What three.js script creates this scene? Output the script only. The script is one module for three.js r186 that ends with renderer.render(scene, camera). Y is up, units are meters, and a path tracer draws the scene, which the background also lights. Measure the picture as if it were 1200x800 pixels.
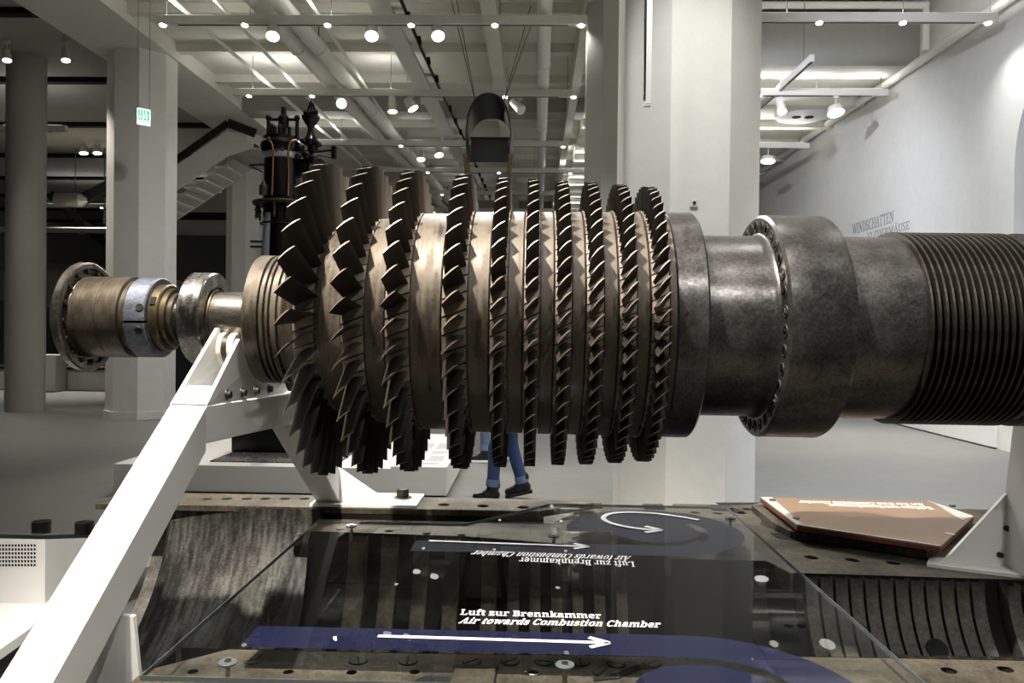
import * as THREE from 'three';
import { mergeGeometries, mergeVertices, toCreasedNormals } from 'three/addons/utils/BufferGeometryUtils.js';
import { RoundedBoxGeometry } from 'three/addons/geometries/RoundedBoxGeometry.js';
import { TextGeometry } from 'three/addons/geometries/TextGeometry.js';
import { FontLoader } from 'three/addons/loaders/FontLoader.js';
import { MarchingCubes } from 'three/addons/objects/MarchingCubes.js';
import { RectAreaLightUniformsLib } from 'three/addons/lights/RectAreaLightUniformsLib.js';

// ------------------------------------------------------------------ camera, exposure, light levels
const scene = new THREE.Scene();
const EYE = 1.62, FOCAL = 890;                       // metres above the floor; focal length in pixels of a 1200 x 800 frame
const camera = new THREE.PerspectiveCamera(2 * Math.atan(400 / FOCAL) * 180 / Math.PI, 1.5, 0.05, 120);
camera.rotation.order = 'YXZ';
camera.position.set(0, EYE, 0);
camera.rotation.set(-0.0101, 0.0270, 0.012);
camera.updateMatrixWorld();
scene.add(camera);
const renderer = new THREE.WebGLRenderer();
renderer.toneMapping = THREE.LinearToneMapping;
renderer.toneMappingExposure = 1.24;
renderer.shadowMap.enabled = true;
RectAreaLightUniformsLib.init();
scene.background = new THREE.Color(0.012, 0.013, 0.014);
const LIGHT = {
  added_uplight: 46,        // added strip on the rails, soft fill bounced off the ceiling
  lens: 7,             // small downlights in the rails
  head: 60,            // track heads
  key: 108,            // heads of the rails above the exhibit
  column: 100,
};
const WARM = 0xfff4e6, COOL = 0xeaf0ff, NEUTRAL = 0xfdfcf8;

// ------------------------------------------------------------------ helpers
const R = (deg) => deg * Math.PI / 180;
const V = (x, y, z) => new THREE.Vector3(x, y, z);
function random(seed) { let a = seed >>> 0; return () => { a |= 0; a = a + 0x6D2B79F5 | 0; let t = Math.imul(a ^ a >>> 15, 1 | a); t = t + Math.imul(t ^ t >>> 7, 61 | t) ^ t; return ((t ^ t >>> 14) >>> 0) / 4294967296; }; }
// survey of the place from the photograph: a sight line met with the plane at a depth, or with a level plane
function sight(px, py) { return V((px - 600) / FOCAL, -(py - 400) / FOCAL, -1).applyQuaternion(camera.quaternion); }
function at(px, py, depth) { const s = sight(px, py); return s.multiplyScalar(depth / -s.z).add(camera.position); }
function onY(px, py, y) { const s = sight(px, py); return s.multiplyScalar((y - EYE) / s.y).add(camera.position); }
function onX(px, py, x) { const s = sight(px, py); return s.multiplyScalar(x / s.x).add(camera.position); }

const used = {};
function numbered(name) { const n = used[name] = (used[name] ?? -1) + 1; return n ? name + '_' + String(n).padStart(3, '0') : name; }
function shade(o) { o.castShadow = o.receiveShadow = true; return o; }
function thing(name, label, category, position = [0, 0, 0], group, turn = 0) {
  const o = new THREE.Group(); o.name = numbered(name); scene.add(o);
  o.position.set(...position); o.rotation.y = turn;
  o.userData = { label, category }; if (group) o.userData.group = group;
  return o;
}
function part(name, geometry, material, parent, label) {
  const g = Array.isArray(geometry) ? mergeGeometries(geometry.map(flat)) : geometry;
  const m = shade(new THREE.Mesh(g, material)); m.name = name; if (label) m.userData.label = label;
  parent.add(m); return m;
}
function structure(name, geometry, material) { const m = part(name, geometry, material, scene); m.userData.kind = 'structure'; return m; }
function flat(g) { const c = g.index ? g.toNonIndexed() : g.clone(); for (const k of Object.keys(c.attributes)) if (!['position', 'normal', 'uv'].includes(k)) c.deleteAttribute(k); if (!c.attributes.uv) c.setAttribute('uv', new THREE.BufferAttribute(new Float32Array(c.attributes.position.count * 2), 2)); c.morphAttributes = {}; return c; }
function uvMetres(g) {                                  // planar uv in metres by dominant normal
  const c = flat(g), p = c.attributes.position, n = c.attributes.normal, u = c.attributes.uv;
  for (let i = 0; i < p.count; i++) {
    const ax = Math.abs(n.getX(i)), ay = Math.abs(n.getY(i)), az = Math.abs(n.getZ(i));
    if (ay >= ax && ay >= az) u.setXY(i, p.getX(i), p.getZ(i)); else if (ax >= az) u.setXY(i, p.getZ(i), p.getY(i)); else u.setXY(i, p.getX(i), p.getY(i));
  }
  return c;
}
function box(x0, x1, y0, y1, z0, z1, r = 0) {
  const g = r ? new RoundedBoxGeometry(x1 - x0, y1 - y0, z1 - z0, 2, r) : new THREE.BoxGeometry(x1 - x0, y1 - y0, z1 - z0);
  g.translate((x0 + x1) / 2, (y0 + y1) / 2, (z0 + z1) / 2); return uvMetres(g);
}
function rod(a, b, r, seg = 10, r2 = r) {
  const d = b.clone().sub(a), g = new THREE.CylinderGeometry(r2, r, d.length(), seg);
  g.applyQuaternion(new THREE.Quaternion().setFromUnitVectors(V(0, 1, 0), d.normalize())); g.translate((a.x + b.x) / 2, (a.y + b.y) / 2, (a.z + b.z) / 2); return g;
}
function bar(a, b, w, h, up = V(0, 1, 0)) {              // box beam from a to b
  const d = b.clone().sub(a), L = d.length(), z = d.normalize(), x = up.clone().cross(z).normalize(), y = z.clone().cross(x);
  const g = new THREE.BoxGeometry(w, h, L); g.applyMatrix4(new THREE.Matrix4().makeBasis(x, y, z)); g.translate((a.x + b.x) / 2, (a.y + b.y) / 2, (a.z + b.z) / 2); return uvMetres(g);
}
function tube(points, r, seg = 24, radial = 8) { return new THREE.TubeGeometry(new THREE.CatmullRomCurve3(points), seg, r, radial); }
function ball(p, r, seg = 12) { return new THREE.SphereGeometry(r, seg, Math.ceil(seg * .7)).translate(p.x, p.y, p.z); }
// surface of revolution about the x axis: profile of [x, r]; angle 0 is up, 90 degrees faces the camera
function rev(profile, seg = 96, from = 0, span = Math.PI * 2, crease = 32) {
  const pos = [], nor = [], uv = [], idx = [], n = profile.length - 1, sn = [];
  for (let i = 0; i < n; i++) { const dx = profile[i + 1][0] - profile[i][0], dr = profile[i + 1][1] - profile[i][1], l = Math.hypot(dx, dr) || 1; sn.push([-dr / l, dx / l, l]); }
  let arc = 0;
  for (let i = 0; i < n; i++) {
    const ends = [sn[i], sn[i]];
    if (i > 0 && sn[i][0] * sn[i - 1][0] + sn[i][1] * sn[i - 1][1] > Math.cos(R(crease))) ends[0] = [sn[i][0] + sn[i - 1][0], sn[i][1] + sn[i - 1][1]];
    if (i < n - 1 && sn[i][0] * sn[i + 1][0] + sn[i][1] * sn[i + 1][1] > Math.cos(R(crease))) ends[1] = [sn[i][0] + sn[i + 1][0], sn[i][1] + sn[i + 1][1]];
    const start = pos.length / 3;
    for (let e = 0; e < 2; e++) {
      const [x, r] = profile[i + e], l = Math.hypot(ends[e][0], ends[e][1]);
      for (let k = 0; k <= seg; k++) {
        const t = from + span * k / seg, c = Math.cos(t), s = Math.sin(t);
        pos.push(x, r * c, r * s); nor.push(ends[e][0] / l, ends[e][1] / l * c, ends[e][1] / l * s); uv.push(t * .36, arc + e * sn[i][2]);
      }
    }
    arc += sn[i][2];
    for (let k = 0; k < seg; k++) { const a = start + k, b = a + 1, c2 = a + seg + 1, d = c2 + 1; idx.push(a, b, c2, b, d, c2); }
  }
  const g = new THREE.BufferGeometry();
  g.setAttribute('position', new THREE.Float32BufferAttribute(pos, 3)); g.setAttribute('normal', new THREE.Float32BufferAttribute(nor, 3)); g.setAttribute('uv', new THREE.Float32BufferAttribute(uv, 2)); g.setIndex(idx); return g;
}
// plate in the level plane: points [x, depth]; y0 bottom, y1 top
function plan(points, y0, y1, holes = [], bevel = 0) {
  const s = new THREE.Shape(points.map(([x, d]) => new THREE.Vector2(x, d)));
  for (const h of holes) { const p = new THREE.Path(); if (h.length === 3) p.absellipse(h[0], h[1], h[2], h[2], 0, Math.PI * 2, true); else p.setFromPoints(h.map(([x, d]) => new THREE.Vector2(x, d))); s.holes.push(p); }
  const g = new THREE.ExtrudeGeometry(s, { depth: y1 - y0 - 2 * bevel, bevelEnabled: bevel > 0, bevelSize: bevel, bevelThickness: bevel, bevelOffset: -bevel, bevelSegments: 1, curveSegments: 16 });
  g.rotateX(-Math.PI / 2); g.translate(0, y0 + bevel, 0); return uvMetres(g);
}
// plate standing in the y-z plane: points [depth, y]; from x0 to x1
function upright(points, x0, x1, holes = []) {
  const s = new THREE.Shape(points.map(([d, y]) => new THREE.Vector2(d, y)));
  for (const h of holes) { const p = new THREE.Path(); p.absellipse(h[0], h[1], h[2], h[2], 0, Math.PI * 2, true); s.holes.push(p); }
  const g = new THREE.ExtrudeGeometry(s, { depth: x1 - x0, bevelEnabled: false, curveSegments: 16 });
  g.rotateY(Math.PI / 2); g.translate(x0, 0, 0); return uvMetres(g);     // (u, v, w) -> (w, v, -u)
}

// ------------------------------------------------------------------ procedural textures
function noise2(size, cells, seed, sx = 1, sy = 1) {     // tileable value noise
  const rnd = random(seed), cx = Math.max(1, Math.round(cells * sx)), cy = Math.max(1, Math.round(cells * sy)), g = new Float32Array(cx * cy).map(() => rnd()), o = new Float32Array(size * size);
  for (let y = 0; y < size; y++) { const fy = y / size * cy, y0 = Math.floor(fy), ty = fy - y0, wy = ty * ty * (3 - 2 * ty), r0 = y0 % cy * cx, r1 = (y0 + 1) % cy * cx;
    for (let x = 0; x < size; x++) { const fx = x / size * cx, x0 = Math.floor(fx), tx = fx - x0, wx = tx * tx * (3 - 2 * tx), a = x0 % cx, b = (x0 + 1) % cx;
      o[y * size + x] = (g[r0 + a] * (1 - wx) + g[r0 + b] * wx) * (1 - wy) + (g[r1 + a] * (1 - wx) + g[r1 + b] * wx) * wy; } }
  return o;
}
function mix(size, layers) { const o = new Float32Array(size * size); for (const [w, cells, seed, sx, sy] of layers) { const n = noise2(size, cells, seed, sx, sy); for (let i = 0; i < o.length; i++) o[i] += w * (n[i] - .5); } return o; }
function texture(size, field, colour, repeat) {
  const data = new Uint8Array(size * size * 4);
  for (let i = 0; i < size * size; i++) { const c = colour(field, i); data[i * 4] = Math.min(255, Math.max(0, c[0])); data[i * 4 + 1] = Math.min(255, Math.max(0, c[1])); data[i * 4 + 2] = Math.min(255, Math.max(0, c[2])); data[i * 4 + 3] = 255; }
  const t = new THREE.DataTexture(data, size, size, THREE.RGBAFormat); t.wrapS = t.wrapT = THREE.RepeatWrapping; t.magFilter = t.minFilter = THREE.LinearFilter; t.repeat.set(repeat, repeat); t.needsUpdate = true; return t;
}
function toned(size, layers, dark, light, repeat, lift = .5) {
  const f = mix(size, layers), t = texture(size, f, (a, i) => { const k = Math.min(1, Math.max(0, lift + a[i])); return dark.map((d, j) => d + (light[j] - d) * k); }, repeat); t.colorSpace = THREE.SRGBColorSpace; return t;
}
function rough(size, layers, lo, hi, repeat) { return texture(size, mix(size, layers), (a, i) => { const k = 255 * (lo + (hi - lo) * Math.min(1, Math.max(0, .5 + a[i]))); return [k, k, k]; }, repeat); }
const blotch = [[.5, 4, 11], [.45, 10, 12], [.3, 40, 13], [.5, 160, 14]];
const streak = [[.8, 6, 21, 1, 6], [.5, 12, 22, 1, 10], [.5, 5, 23], [.3, 100, 24], [.25, 40, 25, .3, 2]];
const T = {
  steel: toned(512, blotch, [104, 102, 99], [196, 193, 188], 1.1),
  bronze: toned(512, streak, [128, 123, 115], [190, 185, 175], 1.3),
  dark: toned(512, blotch, [52, 50, 47], [110, 106, 100], 1.7),
  plate: toned(512, [[.8, 5, 31], [.5, 16, 32], [.5, 60, 33], [.4, 160, 34]], [92, 88, 80], [172, 166, 154], 1.6),
  intake: toned(512, [[.9, 4, 41], [.7, 14, 42, 5, .4], [.5, 50, 43, 2, .3], [.4, 120, 44]], [62, 60, 56], [190, 188, 182], 1.0, .42),
  floor: toned(512, [[.25, 4, 51], [.25, 20, 52], [.25, 120, 53]], [118, 118, 115], [138, 138, 134], .5),
  plaster: toned(256, [[.3, 4, 61], [.3, 16, 62], [.2, 64, 63]], [222, 221, 216], [236, 235, 231], .6),
  gravel: toned(512, [[1, 60, 71], [1, 128, 72]], [30, 30, 30], [140, 138, 134], 1.2),
  rough: rough(512, [[.4, 6, 81], [.4, 30, 82], [.4, 120, 83]], .32, .5, 1.4),
  roughStreak: rough(512, streak, .2, .5, 1.3),
};
const std = (o) => new THREE.MeshStandardMaterial(o);
const lin = (r, g, b) => new THREE.Color().setRGB(r, g, b);
const M = {
  steel: std({ map: T.steel, roughnessMap: T.rough, metalness: .85, roughness: .8, color: 0x9a989a }),
  steelFine: std({ map: T.steel, roughnessMap: T.rough, metalness: .95, roughness: .9, color: 0xc4c1bb }),
  bright: std({ map: T.steel, roughnessMap: T.roughStreak, metalness: 1, roughness: .8, color: 0xffffff }),
  drum: std({ map: T.bronze, roughnessMap: T.roughStreak, metalness: .5, roughness: 1.35, color: 0x867f76 }),
  brownShaft: std({ map: T.bronze, roughnessMap: T.rough, metalness: .6, roughness: 1, color: 0x867f75 }),
  brass: std({ map: T.bronze, metalness: .9, roughness: .4, color: 0xa39a84 }),
  blueSteel: std({ map: T.steel, metalness: .8, roughness: .5, color: 0xb4bfd6 }),
  darkSteel: std({ map: T.dark, metalness: .7, roughness: .55, color: 0xb8b4ae }),
  fin: std({ map: T.dark, metalness: .85, roughness: .45, color: 0xb4b0a8 }),
  black: std({ color: 0x0b0b0c, metalness: .3, roughness: .35 }),
  void: std({ color: 0x060606, metalness: 0, roughness: .9 }),
  white: std({ color: lin(.80, .80, .79), roughness: .38 }),
  nylon: std({ color: 0xe9e2d2, roughness: .45 }),
  casing: std({ map: T.plate, metalness: .45, roughness: .62, color: 0x928d83 }),
  casingEdge: std({ map: T.dark, metalness: .5, roughness: .6, color: 0xffffff }),
  intake: std({ map: T.intake, roughnessMap: T.rough, metalness: .55, roughness: 1.5, color: 0x7c7c7a }),
  bore: std({ map: T.dark, metalness: .55, roughness: .7, color: 0x585450 }),
  carrier: std({ map: T.plate, metalness: .3, roughness: .6, color: 0xaaa498 }),
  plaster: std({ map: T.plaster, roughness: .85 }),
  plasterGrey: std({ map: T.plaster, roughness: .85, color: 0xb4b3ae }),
  ceiling: std({ map: T.plaster, roughness: .9, color: 0xf4f2ea }),
  floor: std({ map: T.floor, roughness: .42, metalness: 0, color: 0xe4e4e4 }),
  rail: std({ color: 0xd6d4cc, roughness: .5 }),
  pipe: std({ color: 0xe6e4dc, roughness: .8 }),
  socket: std({ color: 0x2c2a28, metalness: .3, roughness: .6 }),
  wire: std({ color: 0x77756f, metalness: .6, roughness: .4 }),
  glow: new THREE.MeshStandardMaterial({ color: 0x222222, emissive: 0xfffaf0, emissiveIntensity: 5 }),
  addedUpGlow: new THREE.MeshStandardMaterial({ color: 0x222222, emissive: 0xfdfcf8, emissiveIntensity: 1.2 }),
};
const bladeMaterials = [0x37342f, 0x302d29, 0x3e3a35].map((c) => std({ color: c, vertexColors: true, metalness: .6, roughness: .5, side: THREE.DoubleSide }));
const fonts = {}; for (const f of ['serif_bold', 'serif_regular', 'sans_regular']) fonts[f] = await new FontLoader().loadAsync('fonts/droid/droid_' + f + '.typeface.json');
function lettering(text, font, size, depth, width, italic = 0) {
  const g = new TextGeometry(text, { font: fonts[font], size, depth, curveSegments: 3, bevelEnabled: false });
  g.computeBoundingBox(); const b = g.boundingBox; g.translate(-b.min.x, 0, 0); g.scale(width / (b.max.x - b.min.x), 1, 1);
  if (italic) g.applyMatrix4(new THREE.Matrix4().set(1, italic, 0, 0, 0, 1, 0, 0, 0, 0, 1, 0, 0, 0, 0, 1));
  return g;
}
// ------------------------------------------------------------------ the hall
const CEIL = EYE + 5.3, SOFFIT = EYE + 5.0, WALL = 6.9;
structure('floor', box(-24, 7.6, -.3, 0, -50, 8), M.floor);
structure('ceiling', box(-6.65, 3.4, CEIL, CEIL + .3, -50, 8), M.ceiling);
const HIGH = CEIL + 1.3;
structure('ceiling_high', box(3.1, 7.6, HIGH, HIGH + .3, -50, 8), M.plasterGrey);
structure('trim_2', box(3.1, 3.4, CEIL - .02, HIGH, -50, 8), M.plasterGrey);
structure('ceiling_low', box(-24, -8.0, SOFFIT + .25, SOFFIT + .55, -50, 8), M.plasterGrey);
structure('trim_1', box(-8.0, -6.65, SOFFIT, CEIL + .3, -50, 8), M.ceiling);                  // boxed longitudinal beam on the columns
{ // right wall with an arched opening
  const s = new THREE.Shape([[-8, -.0], [50, 0], [50, HIGH], [-8, HIGH]].map(([d, y]) => new THREE.Vector2(d, y)));
  const far = onX(1188, 250, WALL), d1 = -far.z, top = onX(1199, 92, WALL).y;
  const h = new THREE.Path(), w = 3.4, c = d1 - w / 2, spring = top - 1.2;
  h.moveTo(c - w / 2, .002); h.lineTo(c + w / 2, .002); h.lineTo(c + w / 2, spring); h.absellipse(c, spring, w / 2, 1.75, 0, Math.PI, false); h.lineTo(c - w / 2, .002);
  s.holes.push(h);
  const g = new THREE.ExtrudeGeometry(s, { depth: .7, bevelEnabled: false, curveSegments: 32 }); g.rotateY(Math.PI / 2); g.translate(WALL, 0, 0);
  const wall = structure('wall_right', uvMetres(g), M.plaster);
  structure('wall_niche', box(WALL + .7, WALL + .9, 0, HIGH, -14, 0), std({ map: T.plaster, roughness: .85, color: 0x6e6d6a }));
  // painted words on the wall
  const ink = std({ color: 0x96989a, roughness: .8 });
  for (const [text, a, b, h2] of [['WINDSCHATTEN', [999, 275.5], [1047.5, 259.5], .22], ['FLEDERM\u00c4USE', [1017, 282.5], [1066, 267], .15]]) {
    const p = onX(a[0], a[1], WALL), q = onX(b[0], b[1], WALL);
    const t = lettering(text, 'serif_regular', h2, .004, p.distanceTo(q)); t.rotateY(-Math.PI / 2); t.translate(WALL - .003, (p.y + q.y) / 2, p.z);
    part('lettering', t, ink, wall, 'grey serif capitals painted on the wall');
  }
}
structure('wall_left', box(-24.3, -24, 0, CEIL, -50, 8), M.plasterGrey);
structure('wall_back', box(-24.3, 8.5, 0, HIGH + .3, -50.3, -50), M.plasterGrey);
structure('wall_front', box(-24.3, 8.5, 0, HIGH + .3, 8, 8.3), M.plaster);

// cross ribs of the high ceiling and longitudinal beams
{
  const ribs = [];
  for (let d = 2.1 - 3.4; d < 46; d += 1.7) if (Math.abs(d - 17.4) > .4) ribs.push(box(-6.65, 3.1, CEIL - .16, CEIL, -d - .09, -d + .09));
  ribs.forEach((g, i) => structure('ceiling_rib' + (i ? '_' + String(i).padStart(3, '0') : ''), g, M.ceiling));
  for (const [i, x, w, h] of [[0, -.72, .24, .42], [2, .78, .16, .5], [3, -4.2, .2, .3], [4, 2.6, .3, .4]]) structure('ceiling_beam_00' + (i + 1), box(x - w / 2, x + w / 2, CEIL - h, CEIL, -46, 6), M.ceiling);
  structure('ceiling_beam_006', box(-6.65, 1.1, SOFFIT - .02, CEIL, -17.7, -17.1), M.plasterGrey);
  structure('ceiling_beam_007', box(-6.65, 1.1, SOFFIT - .02, CEIL, -31, -30.4), M.plasterGrey);
  // bulkhead and low ceiling of the right bay
  const a = at(882, 28, 13.9), b = at(1066, 77, 13.9);
  structure('ceiling_beam_008', box(4.0, WALL, b.y, a.y, -14.6, -13.9), M.plasterGrey);
  structure('ceiling_bay', box(1.1, WALL, b.y + .12, b.y + .3, -50, -14.6), M.ceiling);
  for (let k = 0; k < 9; k++) structure('ceiling_bay_rib_' + String(k + 1).padStart(3, '0'), box(1.1, WALL, b.y - .05, b.y + .12, -16.3 - 1.7 * k, -16.1 - 1.7 * k), M.ceiling);
  // dark slots across the low ceiling of the left bay
  for (let k = 0; k < 8; k++) { const d = 12.35 + 3.4 * k; structure('ceiling_slot_' + String(k + 1).padStart(3, '0'), box(-24, -8.0, SOFFIT + .15, SOFFIT + .25, -d - .09, -d + .09), M.void); }
}
// columns
function octagon(w, y0, y1, plinth) {
  const r = w / 2 / Math.cos(Math.PI / 8), g = [new THREE.CylinderGeometry(r, r, y1 - y0, 8, 1).rotateY(Math.PI / 8).translate(0, (y0 + y1) / 2, 0)];
  if (plinth) g.push(new THREE.CylinderGeometry(r + .03, r + .03, .14, 8, 1).rotateY(Math.PI / 8).translate(0, y0 + .07, 0));
  return mergeGeometries(g.map((q) => uvMetres(toCreasedNormals(q, .3))));
}
function columnAt(n, px0, px1, d, y1, kind, m) {
  const a = at((px0 + px1) / 2, 300, d), w = at(px1, 300, d).x - at(px0, 300, d).x;
  const g = kind === 'round' ? uvMetres(new THREE.CylinderGeometry(w / 2, w / 2, y1, 40).translate(0, y1 / 2, 0)) : octagon(w, 0, y1, kind === 'plinth');
  const c = structure('column_' + n, g, m); c.position.set(a.x, 0, a.z); return c;
}
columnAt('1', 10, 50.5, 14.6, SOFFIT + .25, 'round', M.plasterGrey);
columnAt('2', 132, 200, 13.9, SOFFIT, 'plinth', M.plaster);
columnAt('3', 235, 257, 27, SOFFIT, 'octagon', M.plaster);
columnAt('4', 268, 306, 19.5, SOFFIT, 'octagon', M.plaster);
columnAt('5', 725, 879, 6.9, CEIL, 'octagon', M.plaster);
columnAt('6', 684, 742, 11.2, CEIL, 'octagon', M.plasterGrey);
{ // small white call box on the big column
  const t = thing('wall_sensor', 'small white square sensor box mounted on the pale column', 'sensor', at(813, 238, 6.31).toArray());
  part('housing', box(-.032, .032, -.035, .035, -.02, .02, .008), M.white, t);
  part('lens', new THREE.CylinderGeometry(.013, .013, .012, 14).rotateX(Math.PI / 2).translate(0, 0, .022), M.darkSteel, t);
}
{ // hanging upright profile
  const a = at(757, 122, 5.6), t = thing('hanging_profile', 'slim upright lighting profile with a black slot hanging before the pale column', 'light rail', [a.x, a.y, a.z]);
  const top = CEIL - a.y;
  part('profile', box(-.005, .035, 0, top, -.02, .02), M.white, t);
  part('slot', box(-.02, -.004, .03, top, -.016, .016), M.black, t, 'black slot');
  part('end_cap', box(-.018, .034, -.02, 0, -.019, .019, .006), M.rail, t);
}
// ------------------------------------------------------------------ hanging light rails with heads
const RAILTOP = EYE + 4.66;
function spot(parent, position, target, intensity, angle, colour, radius = 2, penumbra = .7) {
  const l = new THREE.SpotLight(colour, intensity, 0, angle, penumbra, 2); l.name = 'lamp_beam'; l.position.copy(position); l.castShadow = true; l.shadow.radius = radius;
  const t = new THREE.Object3D(); t.name = 'lamp_aim'; t.position.copy(target); parent.add(l, t); l.target = t;
}
const PIPE_Y = EYE + 4.81, pipeLines = [[[318, 22], [400, 112]], [[344, 22], [421, 112]], [[638, 20], [636, 110]], [[455, 0], [538, 170]], [[472, 0], [548, 170]]].map(([a, b]) => [onY(...a, PIPE_Y), onY(...b, PIPE_Y)]);
pipeLines.push([V(-.72, PIPE_Y, -5), V(-.72, PIPE_Y, -30)], [V(2.6, PIPE_Y, -5), V(2.6, PIPE_Y, -30)]);
function lightRail(x0, x1, y, z, label, lenses, wires, up = 1, lensPower = LIGHT.lens) {
  const cx = (x0 + x1) / 2, t = thing('light_rail', label, 'light rail', [cx, y, z], 'hanging light rails'), h = (x1 - x0) / 2;
  part('rail', box(-h, h, 0, .13, -.05, .05, .008), M.rail, t);
  part('track_slot', box(-h + .3, h - .3, -.006, .004, -.012, .012), M.darkSteel, t);
  for (const x of wires) part('suspension_wire', rod(V(x - cx, .1, 0), V(x - cx, (x < -8 ? SOFFIT + .25 : x > 3.1 && z > -14 ? HIGH : CEIL) - y, 0), .006, 6), M.wire, t);
  for (const x of lenses) {
    part('lens', new THREE.CylinderGeometry(.055, .04, .03, 18).translate(x - cx, -.008, 0), M.glow, t);
    spot(t, V(x - cx, -.03, 0), V(x - cx, -5, 0), lensPower, 1.05, NEUTRAL, 3, 1);
  }
  if (up) {
    // the added fill strip is lit in lengths that leave out the pipes crossing just above it
    const busy = pipeLines.map(([p, q]) => p.x + (q.x - p.x) * (z - p.z) / (q.z - p.z)), n = Math.round((2 * h - .2) / .25), w0 = (2 * h - .2) / n; let from = -1;
    for (let k = 0; k <= n; k++) {
      const x = cx - h + .1 + w0 * (k + .5), free = k < n && busy.every((b) => Math.abs(b - x) > .55) && (from < 0 || k - from < 10);
      if (free && from < 0) from = k;
      if (!free && from >= 0) { const w = w0 * (k - from), l = new THREE.RectAreaLight(NEUTRAL, LIGHT.added_uplight * up, w, .07); l.name = 'added_uplight'; l.position.set(-h + .1 + w0 * (from + k) / 2, .142, 0); l.rotation.x = Math.PI / 2; t.add(l); part('added_uplight_strip', box(l.position.x - w / 2, l.position.x + w / 2, .128, .136, -.035, .035), M.addedUpGlow, t); from = -1; }
    }
  }
  return t;
}
function trackHead(p, aim, label, power, opt = {}) {
  const { size = .1, length = .2, angle = .42, colour = WARM, glow = M.glow, up = .2, penumbra = .7 } = opt;
  const t = thing('track_spotlight', label, 'spotlight', p.toArray(), 'spotlights clipped under the light rails');
  const dir = aim.clone().sub(p).normalize(), q = new THREE.Quaternion().setFromUnitVectors(V(0, -1, 0), dir);
  part('adapter', box(-.05, .05, up - .05, up, -.025, .025), M.rail, t);
  part('stem', rod(V(0, 0, 0), V(0, up - .03, 0), .012, 8), M.rail, t);
  const prof = new THREE.CylinderGeometry(size * .8, size, length, 20, 1, false).translate(0, length / 2 - .06, 0); prof.applyQuaternion(q);
  part('lamp_housing', prof, M.rail, t);
  const face = new THREE.CylinderGeometry(size * .9, size * .9, .014, 20).translate(0, -.068, 0); face.applyQuaternion(q);
  part('lamp_lens', face, glow, t, 'glowing lens');
  if (power) spot(t, dir.clone().multiplyScalar(.085), dir.clone().multiplyScalar(4), power, angle, colour, 2 + size * 12, penumbra);
  return t;
}
const railY = EYE + 4.52;
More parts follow.
